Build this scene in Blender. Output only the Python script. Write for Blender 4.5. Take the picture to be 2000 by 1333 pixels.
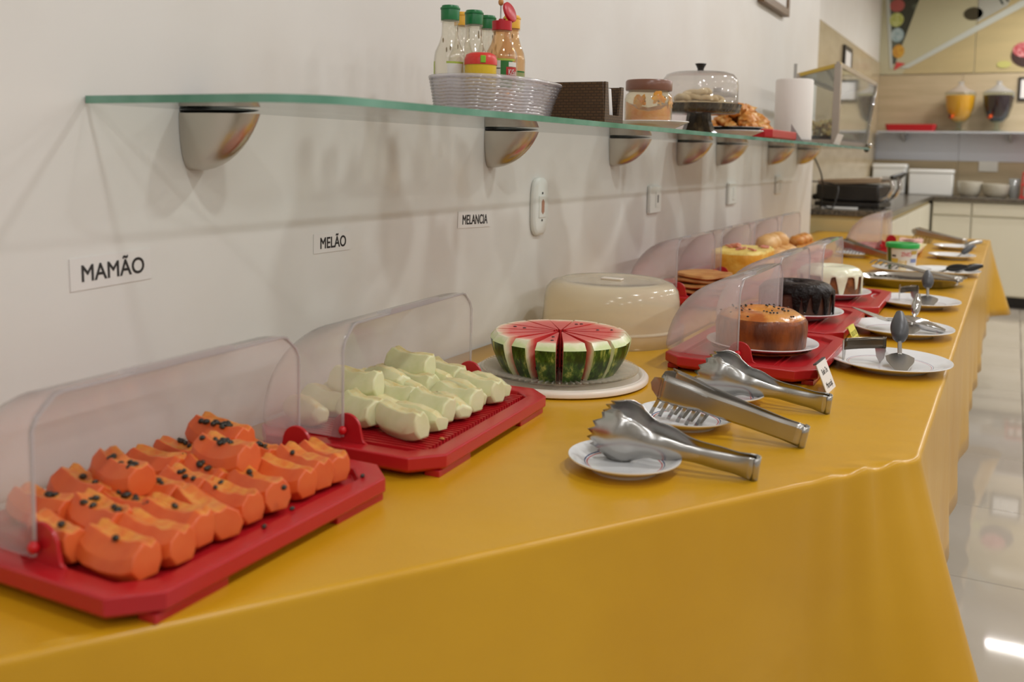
import bpy, bmesh, math, random
from mathutils import Vector, Matrix, Euler
from mathutils import noise as mnoise

for o in list(bpy.data.objects):
    bpy.data.objects.remove(o)
scene = bpy.context.scene
col = scene.collection
rnd = random.Random(11)
PI = math.pi


def srgb(r, g, b, a=1.0):
    def f(c):
        c /= 255.0
        return c / 12.92 if c <= 0.04045 else ((c + 0.055) / 1.055) ** 2.4
    return (f(r), f(g), f(b), a)


# ------------------------------------------------------------------ camera
YAW, PITCH, ROLL = 0.4825777, math.radians(5.0), 0.021
fw = Vector((-math.sin(YAW) * math.cos(PITCH), math.cos(YAW) * math.cos(PITCH), -math.sin(PITCH)))
rt = Vector((math.cos(YAW), math.sin(YAW), 0))
up = rt.cross(fw)
r2 = rt * math.cos(ROLL) + up * math.sin(ROLL)
u2 = -rt * math.sin(ROLL) + up * math.cos(ROLL)
cam = bpy.data.cameras.new('camera')
cam.sensor_width = 36.0
cam.lens = 36.0 * 1865.0 / 2000.0
cam.shift_y = -(666.5 - 460.0) / 2000.0
cam.clip_start = 0.05
cam.dof.use_dof = True
cam.dof.focus_distance = 1.75
cam.dof.aperture_fstop = 4.2
camo = bpy.data.objects.new('camera', cam)
col.objects.link(camo)
camo.matrix_world = Matrix(((r2.x, u2.x, -fw.x, 1.0), (r2.y, u2.y, -fw.y, 0.0), (r2.z, u2.z, -fw.z, 1.20), (0, 0, 0, 1)))
scene.camera = camo

# ------------------------------------------------------------------ world, exposure
world = bpy.data.worlds.new('world')
scene.world = world
world.use_nodes = True
world.node_tree.nodes['Background'].inputs[0].default_value = (0.9, 0.93, 1.0, 1)
world.node_tree.nodes['Background'].inputs[1].default_value = 0.3
scene.view_settings.view_transform = 'Standard'
scene.view_settings.look = 'None'
scene.view_settings.gamma = 1.0
scene.view_settings.use_curve_mapping = False
scene.view_settings.exposure = 0.02
LAMP_W = 11.0
LAMP_COL = (0.97, 0.98, 1.0)
TUBE_W = 22.0
scene.cycles.max_bounces = 7
scene.cycles.transparent_max_bounces = 32
scene.cycles.caustics_reflective = False
scene.cycles.caustics_refractive = False
scene.cycles.sample_clamp_indirect = 6.0

# ------------------------------------------------------------------ materials
MATS = {}


def nodes_of(m):
    m.use_nodes = True
    nt = m.node_tree
    return nt, nt.nodes, nt.links


def M(name, rgb, rough=0.5, metal=0.0, spec=0.5, noise=None, bump=None, coat=0.0, sss=0.0, emit=0.0, stretch=(1, 1, 1)):
    """noise = (scale, rgb2, lo, hi); bump = (scale, strength, distance)"""
    if name in MATS:
        return MATS[name]
    m = bpy.data.materials.new(name)
    nt, N, L = nodes_of(m)
    p = N['Principled BSDF']
    c = srgb(*rgb)
    p.inputs['Base Color'].default_value = c
    p.inputs['Roughness'].default_value = rough
    p.inputs['Metallic'].default_value = metal
    p.inputs['Specular IOR Level'].default_value = spec
    p.inputs['Coat Weight'].default_value = coat
    p.inputs['Coat Roughness'].default_value = 0.08
    if sss:
        p.inputs['Subsurface Weight'].default_value = sss
        p.inputs['Subsurface Radius'].default_value = (1.0, 0.5, 0.25)
        p.inputs['Subsurface Scale'].default_value = 0.01
    if emit:
        p.inputs['Emission Color'].default_value = c
        p.inputs['Emission Strength'].default_value = emit
    tc = mp = None
    if noise or bump:
        tc = N.new('ShaderNodeTexCoord')
        mp = N.new('ShaderNodeMapping')
        mp.inputs['Scale'].default_value = stretch
        L.new(tc.outputs['Object'], mp.inputs[0])
    if noise:
        t = N.new('ShaderNodeTexNoise')
        t.inputs['Scale'].default_value = noise[0]
        t.inputs['Detail'].default_value = 5
        L.new(mp.outputs[0], t.inputs[0])
        r = N.new('ShaderNodeValToRGB')
        r.color_ramp.elements[0].position = noise[2]
        r.color_ramp.elements[1].position = noise[3]
        r.color_ramp.elements[0].color = c
        r.color_ramp.elements[1].color = srgb(*noise[1])
        L.new(t.outputs[0], r.inputs[0])
        L.new(r.outputs[0], p.inputs['Base Color'])
    if bump:
        t = N.new('ShaderNodeTexNoise')
        t.inputs['Scale'].default_value = bump[0]
        t.inputs['Detail'].default_value = 4
        L.new(mp.outputs[0], t.inputs[0])
        b = N.new('ShaderNodeBump')
        b.inputs['Strength'].default_value = bump[1]
        b.inputs['Distance'].default_value = bump[2]
        L.new(t.outputs[0], b.inputs['Height'])
        L.new(b.outputs[0], p.inputs['Normal'])
    MATS[name] = m
    return m


def clear(name, tint=(255, 255, 255), body=(225, 225, 225), fog=0.0, rough=0.03, refl=0.04, power=5.0, back=0.4):
    """see-through sheet: transparent, an optional milky body, a Schlick-weighted gloss"""
    if name in MATS:
        return MATS[name]
    m = bpy.data.materials.new(name)
    nt, N, L = nodes_of(m)
    N.remove(N['Principled BSDF'])
    out = N['Material Output']
    tr = N.new('ShaderNodeBsdfTransparent')
    tr.inputs[0].default_value = srgb(*tint)
    last = tr.outputs[0]
    if fog > 0:
        d = N.new('ShaderNodeBsdfDiffuse')
        d.inputs[0].default_value = srgb(*body)
        tl = N.new('ShaderNodeBsdfTranslucent')
        tl.inputs[0].default_value = srgb(*body)
        mx = N.new('ShaderNodeMixShader')
        mx.inputs[0].default_value = back
        L.new(d.outputs[0], mx.inputs[1])
        L.new(tl.outputs[0], mx.inputs[2])
        m2 = N.new('ShaderNodeMixShader')
        m2.inputs[0].default_value = fog
        L.new(last, m2.inputs[1])
        L.new(mx.outputs[0], m2.inputs[2])
        last = m2.outputs[0]
    g = N.new('ShaderNodeBsdfGlossy')
    g.inputs['Roughness'].default_value = rough
    lw = N.new('ShaderNodeLayerWeight')
    lw.inputs[0].default_value = 0.5
    pw = N.new('ShaderNodeMath')
    pw.operation = 'POWER'
    pw.inputs[1].default_value = power
    L.new(lw.outputs['Facing'], pw.inputs[0])
    ma = N.new('ShaderNodeMath')
    ma.operation = 'MULTIPLY_ADD'
    ma.inputs[1].default_value = 1.0 - refl
    ma.inputs[2].default_value = refl
    L.new(pw.outputs[0], ma.inputs[0])
    m3 = N.new('ShaderNodeMixShader')
    L.new(ma.outputs[0], m3.inputs[0])
    L.new(last, m3.inputs[1])
    L.new(g.outputs[0], m3.inputs[2])
    L.new(m3.outputs[0], out.inputs[0])
    MATS[name] = m
    return m


WALL = M('wall_paint', (230, 227, 222), 0.45, noise=(3.0, (226, 222, 216), 0.4, 0.6), bump=(120, 0.05, 0.001))
CEIL = M('ceiling_paint', (235, 234, 230), 0.6)
TRAV = M('travertine', (196, 178, 146), 0.22, noise=(4.0, (181, 164, 132), 0.35, 0.7), stretch=(0.5, 1, 4))
GROUT = M('grout', (150, 140, 122), 0.8)
FLOORT = M('floor_tile', (190, 180, 166), 0.04, spec=0.5, noise=(2.0, (183, 173, 158), 0.4, 0.6))
RED = M('red_plastic', (184, 30, 36), 0.3, spec=0.5, bump=(350, 0.05, 0.0005))
REDD = M('red_pin', (200, 20, 30), 0.3)
HOOD = clear('frosted_hood', (255, 253, 253), (255, 252, 251), 0.23, 0.14, 0.02, 5.0, 0.45)
HOODR = clear('hood_rim', (246, 244, 245), (236, 232, 234), 0.42, 0.15, 0.06, 3.0)
MILK = clear('milky_plastic', (255, 250, 236), (255, 250, 234), 0.45, 0.14, 0.02, 5.0, 0.4)
MILKB = M('milky_base', (235, 222, 208), 0.3, spec=0.5, sss=0.2)
GLASS = clear('clear_glass', (250, 254, 252), rough=0.02, refl=0.04)
SHELFG = clear('shelf_glass', (250, 254, 252), rough=0.015, refl=0.04, power=4.2)
CASEG = clear('case_glass', (236, 240, 240), (220, 222, 220), 0.04, 0.04, 0.06)
GEDGE = M('glass_edge', (60, 128, 100), 0.12, spec=0.8, noise=(8, (120, 170, 150), 0.3, 0.7))
STEEL = M('brushed_steel', (182, 180, 176), 0.27, 1.0)
CHROME = M('chrome', (205, 203, 200), 0.1, 1.0)
SATIN = M('satin_metal', (196, 190, 180), 0.24, 1.0)
BLACKG = M('black_gasket', (14, 14, 14), 0.5)
PORC = M('porcelain', (236, 236, 236), 0.12, spec=0.6)
PAPER = M('paper', (232, 228, 224), 0.7)
INK = M('ink', (50, 46, 44), 0.8)
PAPAYA = M('papaya_flesh', (222, 104, 48), 0.34, spec=0.45, noise=(30, (214, 90, 38), 0.4, 0.65), sss=0.25, bump=(90, 0.12, 0.001))
PAPIN = M('papaya_inner', (230, 150, 62), 0.36, noise=(70, (224, 116, 46), 0.4, 0.6), sss=0.25, bump=(160, 0.4, 0.002))
SEED = M('papaya_seed', (34, 30, 20), 0.3, noise=(200, (70, 62, 40), 0.5, 0.7))
MELON = M('melon_flesh', (222, 219, 176), 0.3, noise=(30, (208, 208, 156), 0.4, 0.7), sss=0.3, bump=(80, 0.12, 0.001))
MELIN = M('melon_inner', (226, 216, 166), 0.32, noise=(90, (220, 202, 142), 0.45, 0.65), sss=0.3, bump=(140, 0.4, 0.002))
WPLAS = M('white_plastic', (228, 228, 222), 0.3)
BROWNW = M('brown_weave', (84, 62, 38), 0.4)
GRANITE = M('granite', (112, 104, 90), 0.2, noise=(140, (50, 46, 42), 0.45, 0.55))
CABW = M('cabinet_laminate', (214, 208, 188), 0.4)
DARK = M('dark_plastic', (28, 24, 22), 0.35)
GREYP = M('grey_plastic', (74, 74, 76), 0.4)
CREAMP = M('cream_panel', (206, 186, 132), 0.5)
TAN = M('tan_bread', (206, 150, 84), 0.55, noise=(25, (176, 108, 46), 0.4, 0.7), bump=(60, 0.3, 0.002))
COOKIE = M('cookie', (226, 204, 158), 0.6, noise=(40, (208, 180, 128), 0.4, 0.7))
CROISS = M('croissant', (206, 132, 52), 0.45, noise=(40, (236, 196, 120), 0.45, 0.7), bump=(60, 0.5, 0.003))

# yellow oilcloth with a fine weave
CLOTH = M('yellow_oilcloth', (208, 157, 28), 0.3, spec=0.5, noise=(2.5, (202, 150, 24), 0.4, 0.6))
nt, N, L = nodes_of(CLOTH)
_b = N.new('ShaderNodeBump'); _b.inputs['Strength'].default_value = 0.28; _b.inputs['Distance'].default_value = 0.02
_t = N.new('ShaderNodeTexNoise'); _t.inputs['Scale'].default_value = 5.0; _t.inputs['Detail'].default_value = 3.0
_c = N.new('ShaderNodeTexCoord'); L.new(_c.outputs['Object'], _t.inputs[0]); L.new(_t.outputs[0], _b.inputs['Height'])
_b2 = N.new('ShaderNodeBump'); _b2.inputs['Strength'].default_value = 0.12; _b2.inputs['Distance'].default_value = 0.0006
_t2 = N.new('ShaderNodeTexNoise'); _t2.inputs['Scale'].default_value = 400.0
L.new(_c.outputs['Object'], _t2.inputs[0]); L.new(_t2.outputs[0], _b2.inputs['Height']); L.new(_b.outputs[0], _b2.inputs['Normal'])
L.new(_b2.outputs[0], N['Principled BSDF'].inputs['Normal'])


def banded_plate(name, bands, base=(236, 236, 236)):
    """porcelain with printed rings; bands = [(r0, r1, rgb)] in object space"""
    if name in MATS:
        return MATS[name]
    m = M(name, base, 0.12, spec=0.6)
    nt, N, L = nodes_of(m)
    tc = N.new('ShaderNodeTexCoord')
    sp = N.new('ShaderNodeSeparateXYZ'); L.new(tc.outputs['Object'], sp.inputs[0])
    cb = N.new('ShaderNodeCombineXYZ'); L.new(sp.outputs[0], cb.inputs[0]); L.new(sp.outputs[1], cb.inputs[1])
    ln = N.new('ShaderNodeVectorMath'); ln.operation = 'LENGTH'; L.new(cb.outputs[0], ln.inputs[0])
    ramp = N.new('ShaderNodeValToRGB'); ramp.color_ramp.interpolation = 'CONSTANT'
    sc = N.new('ShaderNodeMath'); sc.operation = 'MULTIPLY'; sc.inputs[1].default_value = 5.0
    L.new(ln.outputs['Value'], sc.inputs[0]); L.new(sc.outputs[0], ramp.inputs[0])
    els = ramp.color_ramp.elements
    els[0].position = 0; els[0].color = srgb(*base)
    els[1].position = 1; els[1].color = srgb(*base)
    for r0, r1, c in bands:
        e = els.new(r0 * 5); e.color = srgb(*c)
        e = els.new(r1 * 5); e.color = srgb(*base)
    L.new(ramp.outputs[0], N['Principled BSDF'].inputs['Base Color'])
    return m


SAUCERM = banded_plate('saucer_print', [(0.0492, 0.0502, (205, 70, 80)), (0.0522, 0.0534, (60, 75, 130))])
DINNERM = banded_plate('dinner_print', [(0.078, 0.0788, (205, 110, 130)), (0.0805, 0.0814, (95, 90, 140))])

# watermelon: skin with mottled stripes, flesh graded by an attribute from rind to heart
SKIN = M('watermelon_skin', (26, 48, 12), 0.3, spec=0.5)
nt, N, L = nodes_of(SKIN)
_tc = N.new('ShaderNodeTexCoord')
_mp = N.new('ShaderNodeMapping'); _mp.inputs['Scale'].default_value = (1, 1, 0.35)
_n = N.new('ShaderNodeTexNoise'); _n.inputs['Scale'].default_value = 42; _n.inputs['Detail'].default_value = 6; _n.inputs['Roughness'].default_value = 0.7
_r = N.new('ShaderNodeValToRGB')
_r.color_ramp.elements[0].position = 0.43; _r.color_ramp.elements[0].color = srgb(30, 56, 14)
_r.color_ramp.elements[1].position = 0.63; _r.color_ramp.elements[1].color = srgb(178, 184, 92)
_e = _r.color_ramp.elements.new(0.52); _e.color = srgb(62, 98, 28)
L.new(_tc.outputs['Object'], _mp.inputs[0]); L.new(_mp.outputs[0], _n.inputs[0]); L.new(_n.outputs[0], _r.inputs[0])
L.new(_r.outputs[0], N['Principled BSDF'].inputs['Base Color'])
FLESH = M('watermelon_flesh', (214, 60, 62), 0.28, spec=0.5, sss=0.15, bump=(110, 0.25, 0.0015))
nt, N, L = nodes_of(FLESH)
_a = N.new('ShaderNodeAttribute'); _a.attribute_name = 'rind'
_n = N.new('ShaderNodeTexNoise'); _n.inputs['Scale'].default_value = 60
_tc = N.new('ShaderNodeTexCoord'); L.new(_tc.outputs['Object'], _n.inputs[0])
_m1 = N.new('ShaderNodeMath'); _m1.operation = 'MULTIPLY_ADD'; _m1.inputs[1].default_value = 0.14; L.new(_n.outputs[0], _m1.inputs[0]); L.new(_a.outputs['Fac'], _m1.inputs[2])
_r = N.new('ShaderNodeValToRGB')
els = _r.color_ramp.elements
els[0].position = 0.3; els[0].color = srgb(208, 50, 54)
els[1].position = 1.0; els[1].color = srgb(214, 226, 168)
_e = els.new(0.72); _e.color = srgb(226, 84, 78)
_e = els.new(0.86); _e.color = srgb(240, 176, 150)
_e = els.new(0.94); _e.color = srgb(240, 238, 206)
L.new(_m1.outputs[0], _r.inputs[0]); L.new(_r.outputs[0], N['Principled BSDF'].inputs['Base Color'])


# ------------------------------------------------------------------ mesh builder
class MB:
    def __init__(s):
        s.v, s.f, s.m = [], [], []

    def add(s, vs, fs, mi=0):
        o = len(s.v)
        s.v += [tuple(v) for v in vs]
        s.f += [tuple(i + o for i in f) for f in fs]
        s.m += [mi] * len(fs)
        return s

    def box(s, c, d, rot=None, mi=0):
        x, y, z = d[0] / 2, d[1] / 2, d[2] / 2
        vs = [Vector((a, b, e)) for a in (-x, x) for b in (-y, y) for e in (-z, z)]
        if rot is not None:
            R = Euler(rot).to_matrix()
            vs = [R @ v for v in vs]
        vs = [v + Vector(c) for v in vs]
        return s.add(vs, [(0, 1, 3, 2), (4, 6, 7, 5), (0, 4, 5, 1), (2, 3, 7, 6), (0, 2, 6, 4), (1, 5, 7, 3)], mi)

    def lathe(s, prof, n=48, c=(0, 0, 0), sx=1.0, sy=1.0, mi=0, mis=None, fn=None):
        vs, fs, ms = [], [], []
        for (r, z) in prof:
            for k in range(n):
                a = 2 * PI * k / n
                q = Vector((r * math.cos(a) * sx, r * math.sin(a) * sy, z))
                if fn:
                    q = fn(q, a)
                vs.append(q + Vector(c))
        for i in range(len(prof) - 1):
            for k in range(n):
                k2 = (k + 1) % n
                a, b, d, e = i * n + k, i * n + k2, (i + 1) * n + k2, (i + 1) * n + k
                if prof[i][0] < 1e-6:
                    fs.append((i * n, d, e))
                elif prof[i + 1][0] < 1e-6:
                    fs.append((a, b, (i + 1) * n))
                else:
                    fs.append((a, b, d, e))
                ms.append(mis[i] if mis else mi)
        o = len(s.v)
        s.v += [tuple(v) for v in vs]
        s.f += [tuple(i + o for i in f) for f in fs]
        s.m += ms
        return s

    def tube(s, path, r, n=8, closed=False, mi=0, flat=1.0):
        P = [Vector(p) for p in path]
        k = len(P)
        R = r if isinstance(r, (list, tuple)) else [r] * k
        vs = []
        prev = None
        for i in range(k):
            if closed:
                t = P[(i + 1) % k] - P[i - 1]
            else:
                t = P[min(i + 1, k - 1)] - P[max(i - 1, 0)]
            t.normalize()
            if prev is None:
                ref = Vector((0, 0, 1)) if abs(t.z) < 0.9 else Vector((1, 0, 0))
                a = t.cross(ref).normalized()
            else:
                a = (prev - t * prev.dot(t)).normalized()
            prev = a
            b = t.cross(a)
            for j in range(n):
                q = 2 * PI * j / n
                vs.append(P[i] + a * (math.cos(q) * R[i]) + b * (math.sin(q) * R[i] * flat))
        fs = []
        for i in range(k if closed else k - 1):
            for j in range(n):
                j2 = (j + 1) % n
                i2 = (i + 1) % k
                fs.append((i * n + j, i * n + j2, i2 * n + j2, i2 * n + j))
        if not closed:
            fs.append(tuple(range(n - 1, -1, -1)))
            fs.append(tuple((k - 1) * n + j for j in range(n)))
        return s.add(vs, fs, mi)

    def grid(s, fn, nu, nv, mi=0, wrap=False):
        vs = [fn(i / (nu - 1), j / (nv - 1)) for i in range(nu) for j in range(nv)]
        fs = [(i * nv + j, i * nv + j + 1, (i + 1) * nv + j + 1, (i + 1) * nv + j) for i in range(nu - 1) for j in range(nv - 1)]
        return s.add(vs, fs, mi)

    def loft(s, rings, cap=True, mi=0):
        n = len(rings[0])
        vs = [p for r in rings for p in r]
        fs = []
        for i in range(len(rings) - 1):
            for j in range(n):
                j2 = (j + 1) % n
                fs.append((i * n + j, i * n + j2, (i + 1) * n + j2, (i + 1) * n + j))
        if cap:
            fs.append(tuple(range(n - 1, -1, -1)))
            fs.append(tuple((len(rings) - 1) * n + j for j in range(n)))
        return s.add(vs, fs, mi)

    def prism(s, poly, z0, z1, mi=0):
        return s.loft([[(x, y, z0) for x, y in poly], [(x, y, z1) for x, y in poly]], True, mi)

    def blob(s, c, r, n=12, m=8, jit=0.0, seed=0, mi=0, freq=3.0, rot=None):
        prof = []
        vs, fs = [], []
        R = Euler(rot).to_matrix() if rot else None
        for i in range(m + 1):
            t = PI * i / m
            for j in range(n):
                a = 2 * PI * j / n
                d = Vector((math.sin(t) * math.cos(a), math.sin(t) * math.sin(a), math.cos(t)))
                k = 1 + (jit * mnoise.noise(d * freq + Vector((seed * 7.3, seed * 1.7, seed))) if jit else 0)
                q = Vector((d.x * r[0] * k, d.y * r[1] * k, d.z * r[2] * k))
                if R:
                    q = R @ q
                vs.append(q + Vector(c))
        for i in range(m):
            for j in range(n):
                j2 = (j + 1) % n
                if i == 0:
                    fs.append((0, n + j, n + j2))
                elif i == m - 1:
                    fs.append((i * n + j, m * n, i * n + j2))
                else:
                    fs.append((i * n + j, (i + 1) * n + j, (i + 1) * n + j2, i * n + j2))
        return s.add(vs, fs, mi)

    def mesh(s, name, mats, smooth=35, attr=None):
        me = bpy.data.meshes.new(name)
        me.from_pydata(s.v, [], s.f)
        if attr is not None:
            a = me.attributes.new('rind', 'FLOAT', 'POINT')
            a.data.foreach_set('value', attr)
        bm = bmesh.new()
        bm.from_mesh(me)
        for f, mi in zip(bm.faces, s.m):
            f.material_index = mi
        if attr is None:
            bmesh.ops.remove_doubles(bm, verts=bm.verts, dist=1e-6)
        bmesh.ops.recalc_face_normals(bm, faces=bm.faces)
        bm.to_mesh(me)
        bm.free()
        for m in (mats if isinstance(mats, (list, tuple)) else [mats]):
            me.materials.append(m)
        if smooth:
            me.shade_smooth()
            me.set_sharp_from_angle(angle=math.radians(smooth))
        return me

    def build(s, name, mats, parent=None, loc=(0, 0, 0), rot=(0, 0, 0), smooth=35, bevel=0, solid=0, sub=0, offset=0.0, attr=None, seg=2):
        me = s.mesh(name, mats, smooth, attr)
        return put(name, me, parent, loc, rot, bevel, solid, sub, offset, seg)


def put(name, me, parent=None, loc=(0, 0, 0), rot=(0, 0, 0), bevel=0, solid=0, sub=0, offset=0.0, seg=2):
    o = bpy.data.objects.new(name, me)
    col.objects.link(o)
    o.parent = parent
    o.location = loc
    o.rotation_euler = rot
    if solid:
        m = o.modifiers.new('thick', 'SOLIDIFY'); m.thickness = solid; m.offset = offset
    if bevel:
        m = o.modifiers.new('edge', 'BEVEL'); m.width = bevel; m.segments = seg; m.limit_method = 'ANGLE'; m.angle_limit = math.radians(40)
        m.harden_normals = False
    if sub:
        m = o.modifiers.new('sub', 'SUBSURF'); m.levels = sub; m.render_levels = sub
    return o


def tag(o, label, cat, group=None, kind=None):
    o['label'] = label
    o['category'] = cat
    if group:
        o['group'] = group
    if kind:
        o['kind'] = kind
    return o


def thing(name, label, cat, loc=(0, 0, 0), rot=(0, 0, 0), group=None):
    o = bpy.data.objects.new(name, None)
    o.empty_display_size = 0.02
    col.objects.link(o)
    o.location = loc
    o.rotation_euler = rot if isinstance(rot, (tuple, list, Euler)) else (0, 0, rot)
    return tag(o, label, cat, group)


def struct(o):
    o['kind'] = 'structure'
    return o


def text(name, s, size, mat, parent, loc, rot, sx=1.0, align='CENTER', bold=0.0):
    cu = bpy.data.curves.new(name, 'FONT')
    cu.body = s
    cu.size = size
    cu.align_x = align
    cu.align_y = 'CENTER'
    cu.extrude = 0.0001
    cu.bevel_depth = size * bold
    cu.bevel_resolution = 0
    tmp = bpy.data.objects.new(name + '_tmp', cu)
    col.objects.link(tmp)
    bpy.context.view_layer.update()
    me = bpy.data.meshes.new_from_object(tmp.evaluated_get(bpy.context.evaluated_depsgraph_get()))
    bpy.data.objects.remove(tmp)
    me.materials.clear()
    me.materials.append(mat)
    o = put(name, me, parent, loc, rot)
    o.scale = (sx, 1, 1)
    return o


ONWALL = (PI / 2, 0, PI / 2)

# ================================================================== the room
TZ = 0.78          # table top
b = MB().box((1.9, 2.65, -0.06), (6.4, 13.9, 0.1))
floor = struct(b.build('floor', GROUT))
TP = 0.655
tile_me = MB().box((0, 0, 0), (TP - 0.004, TP - 0.004, 0.012)).mesh('tile', FLOORT)
for i in range(-1, 6):
    for j in range(-4, 13):
        x, y = 0.445 + i * TP + TP / 2, 0.36 + j * TP + TP / 2
        if y < 9.35:
            put('tile', tile_me, floor, (x, y, -0.006), bevel=0.0015, seg=1)
b = MB().box((1.9, 2.65, 2.85), (6.4, 13.9, 0.1))
ceiling = struct(b.build('ceiling', CEIL))
# the white wall that carries the shelf, ending at y = 5.5, and the recessed tiled wall beyond it
wl = struct(MB().box((-0.15, 0.75, 1.4), (0.3, 9.5, 2.8)).build('wall_left', WALL))
wr = struct(MB().box((-0.20, 7.45, 1.4), (0.1, 3.9, 2.8)).build('wall_recess', WALL))
for k in range(3):
    for j in range(3):
        z0, z1 = ((0.9, 1.32), (1.322, 1.70), (1.702, 2.07))[j]
        y0 = 5.502 + k * 1.26
        MB().box((-0.144, y0 + 0.629, (z0 + z1) / 2), (0.012, 1.257, z1 - z0)).build('tile', TRAV, wr, bevel=0.001, seg=1)
wf = struct(MB().box((1.9, 9.45, 1.4), (6.4, 0.3, 2.8)).build('wall_far', WALL))
BLUEG = M('pale_blue_tile', (212, 216, 226), 0.25)
for k in range(6):
    x0 = -0.15 + (0 if k == 0 else 0.70 + (k - 1) * 0.9)
    x1 = 0.55 + k * 0.9
    for (z0, z1, mm) in ((0.90, 1.20, TRAV), (1.202, 1.44, BLUEG), (1.442, 1.962, TRAV)):
        MB().box(((x0 + x1) / 2, 9.294, (z0 + z1) / 2), (x1 - x0 - 0.003, 0.012, z1 - z0)).build('tile', mm, wf, bevel=0.001, seg=1)
struct(MB().box((5.15, 2.65, 1.4), (0.1, 13.9, 2.8)).build('wall_right', WALL))
struct(MB().box((1.9, -4.25, 1.4), (6.4, 0.1, 2.8)).build('wall_near', WALL))

# ceiling lamps ------------------------------------------------------
LAMPE = M('lamp_diffuser', (255, 244, 226), 0.5, emit=9.0)
TUBEE = M('tube_glow', (255, 250, 240), 0.5, emit=5.0)


def downlight(x, y, which, power=1.0):
    t = thing('ceiling_light', which, 'ceiling lamp', (x, y, 2.80), 0, 'round ceiling lamps')
    MB().lathe([(0.075, 0), (0.1, 0), (0.1, -0.012), (0.075, -0.012), (0.075, 0)], 32).build('trim_ring', WPLAS, t)
    MB().lathe([(0, -0.004), (0.074, -0.004), (0.074, -0.001), (0, -0.001)], 32).build('diffuser', LAMPE, t)
    l = bpy.data.lights.new('lamp', 'AREA')
    l.shape = 'DISK'
    l.size = 0.15
    l.energy = LAMP_W * power
    l.color = LAMP_COL
    lo = bpy.data.objects.new('lamp', l)
    col.objects.link(lo)
    lo.parent = t
    lo.location = (0, 0, -0.016)


rows = [(-2.6, 'behind the camera'), (-1.1, 'beside the camera'), (0.4, 'above the papaya'), (1.9, 'above the cakes'), (3.4, 'above the oval platter'), (4.9, 'above the ham and cheese'), (6.4, 'beyond the table'), (7.9, 'by the far counter')]
for (y, w) in rows:
    pw = 0.97 + 0.02 * max(0.0, y)
    downlight(1.45, y, 'round ceiling lamp over the buffet, ' + w, pw)
    downlight(3.4, y + 0.7, 'round ceiling lamp over the open floor, ' + w, pw)
t = thing('tube_lamp', 'long white tube lamp on the ceiling near the far counter', 'ceiling lamp', (1.62, 8.5, 2.8))
MB().box((0, 0, -0.015), (1.26, 0.05, 0.03)).build('housing', WPLAS, t, bevel=0.004)
MB().tube([(-0.6, 0, -0.05), (0.6, 0, -0.05)], 0.014, 12).build('tube', TUBEE, t)
for s in (-1, 1):
    MB().box((s * 0.615, 0, -0.04), (0.02, 0.035, 0.04)).build('end_cap', WPLAS, t, bevel=0.003)
l = bpy.data.lights.new('tube_light', 'AREA'); l.shape = 'RECTANGLE'; l.size = 1.2; l.size_y = 0.03; l.spread = math.radians(170); l.energy = TUBE_W; l.color = (1, 0.97, 0.93)
lo = bpy.data.objects.new('tube_light', l); col.objects.link(lo); lo.parent = t; lo.location = (0, 0, -0.068)

# ================================================================== table and cloth
CX, CY, EY = 0.905, 1.44, 5.74       # corner of the cut end, far end
t = thing('buffet_table', 'long buffet table hidden under the yellow cloth', 'table', (0, 0, 0))
MB().prism([(0.012, 0.03), (CX - 0.012, CY + 0.0), (CX - 0.012, EY - 0.01), (0.012, EY - 0.01)], TZ - 0.035, TZ - 0.005).build('tabletop', CREAMP, t)
for (x, y) in ((0.08, 0.35), (0.8, 1.5), (0.08, 3.5), (0.8, 3.5), (0.08, 5.6), (0.8, 5.6)):
    MB().box((x, y, 0.372), (0.05, 0.05, 0.744)).build('leg', SATIN, t, bevel=0.004)

DL = math.hypot(CX, CY)
LONG = EY - CY
HEM = 0.40


def path(t):
    """outer edge of the cloth by arc length t"""
    if t < DL:
        k = t / DL
        return Vector((CX * k, CY * k, 0)), Vector((CY / DL, -CX / DL, 0))
    if t < DL + LONG:
        return Vector((CX, CY + (t - DL), 0)), Vector((1, 0, 0))
    return Vector((CX - (t - DL - LONG), EY, 0)), Vector((0, 1, 0))


TOT = DL + LONG + CX - 0.02
ts = []
x = 0.016
while x < TOT:
    ts.append(x)
    d = min(abs(x - DL), abs(x - DL - LONG))
    x += 0.012 if d < 0.25 else (0.022 if x < DL + 2.0 else 0.04)
ts.append(TOT)
tops = [0.0, 0.12, 0.25, 0.38, 0.5, 0.6, 0.7, 0.78, 0.85, 0.9, 0.94, 0.97]
arc = [(0.0, 0.0), (0.35, 0.0), (0.7, -0.12), (0.93, -0.42), (1.05, -0.8), (1.08, -1.3)]
drops = [0.04, 0.07, 0.1, 0.14, 0.18, 0.22, 0.26, 0.3, 0.34, 0.38]


def wrink(x, y):
    return 0.0016 * mnoise.noise(Vector((x * 5, y * 2.2, 0.3))) + 0.0009 * mnoise.noise(Vector((x * 13, y * 5, 4.0)))


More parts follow.
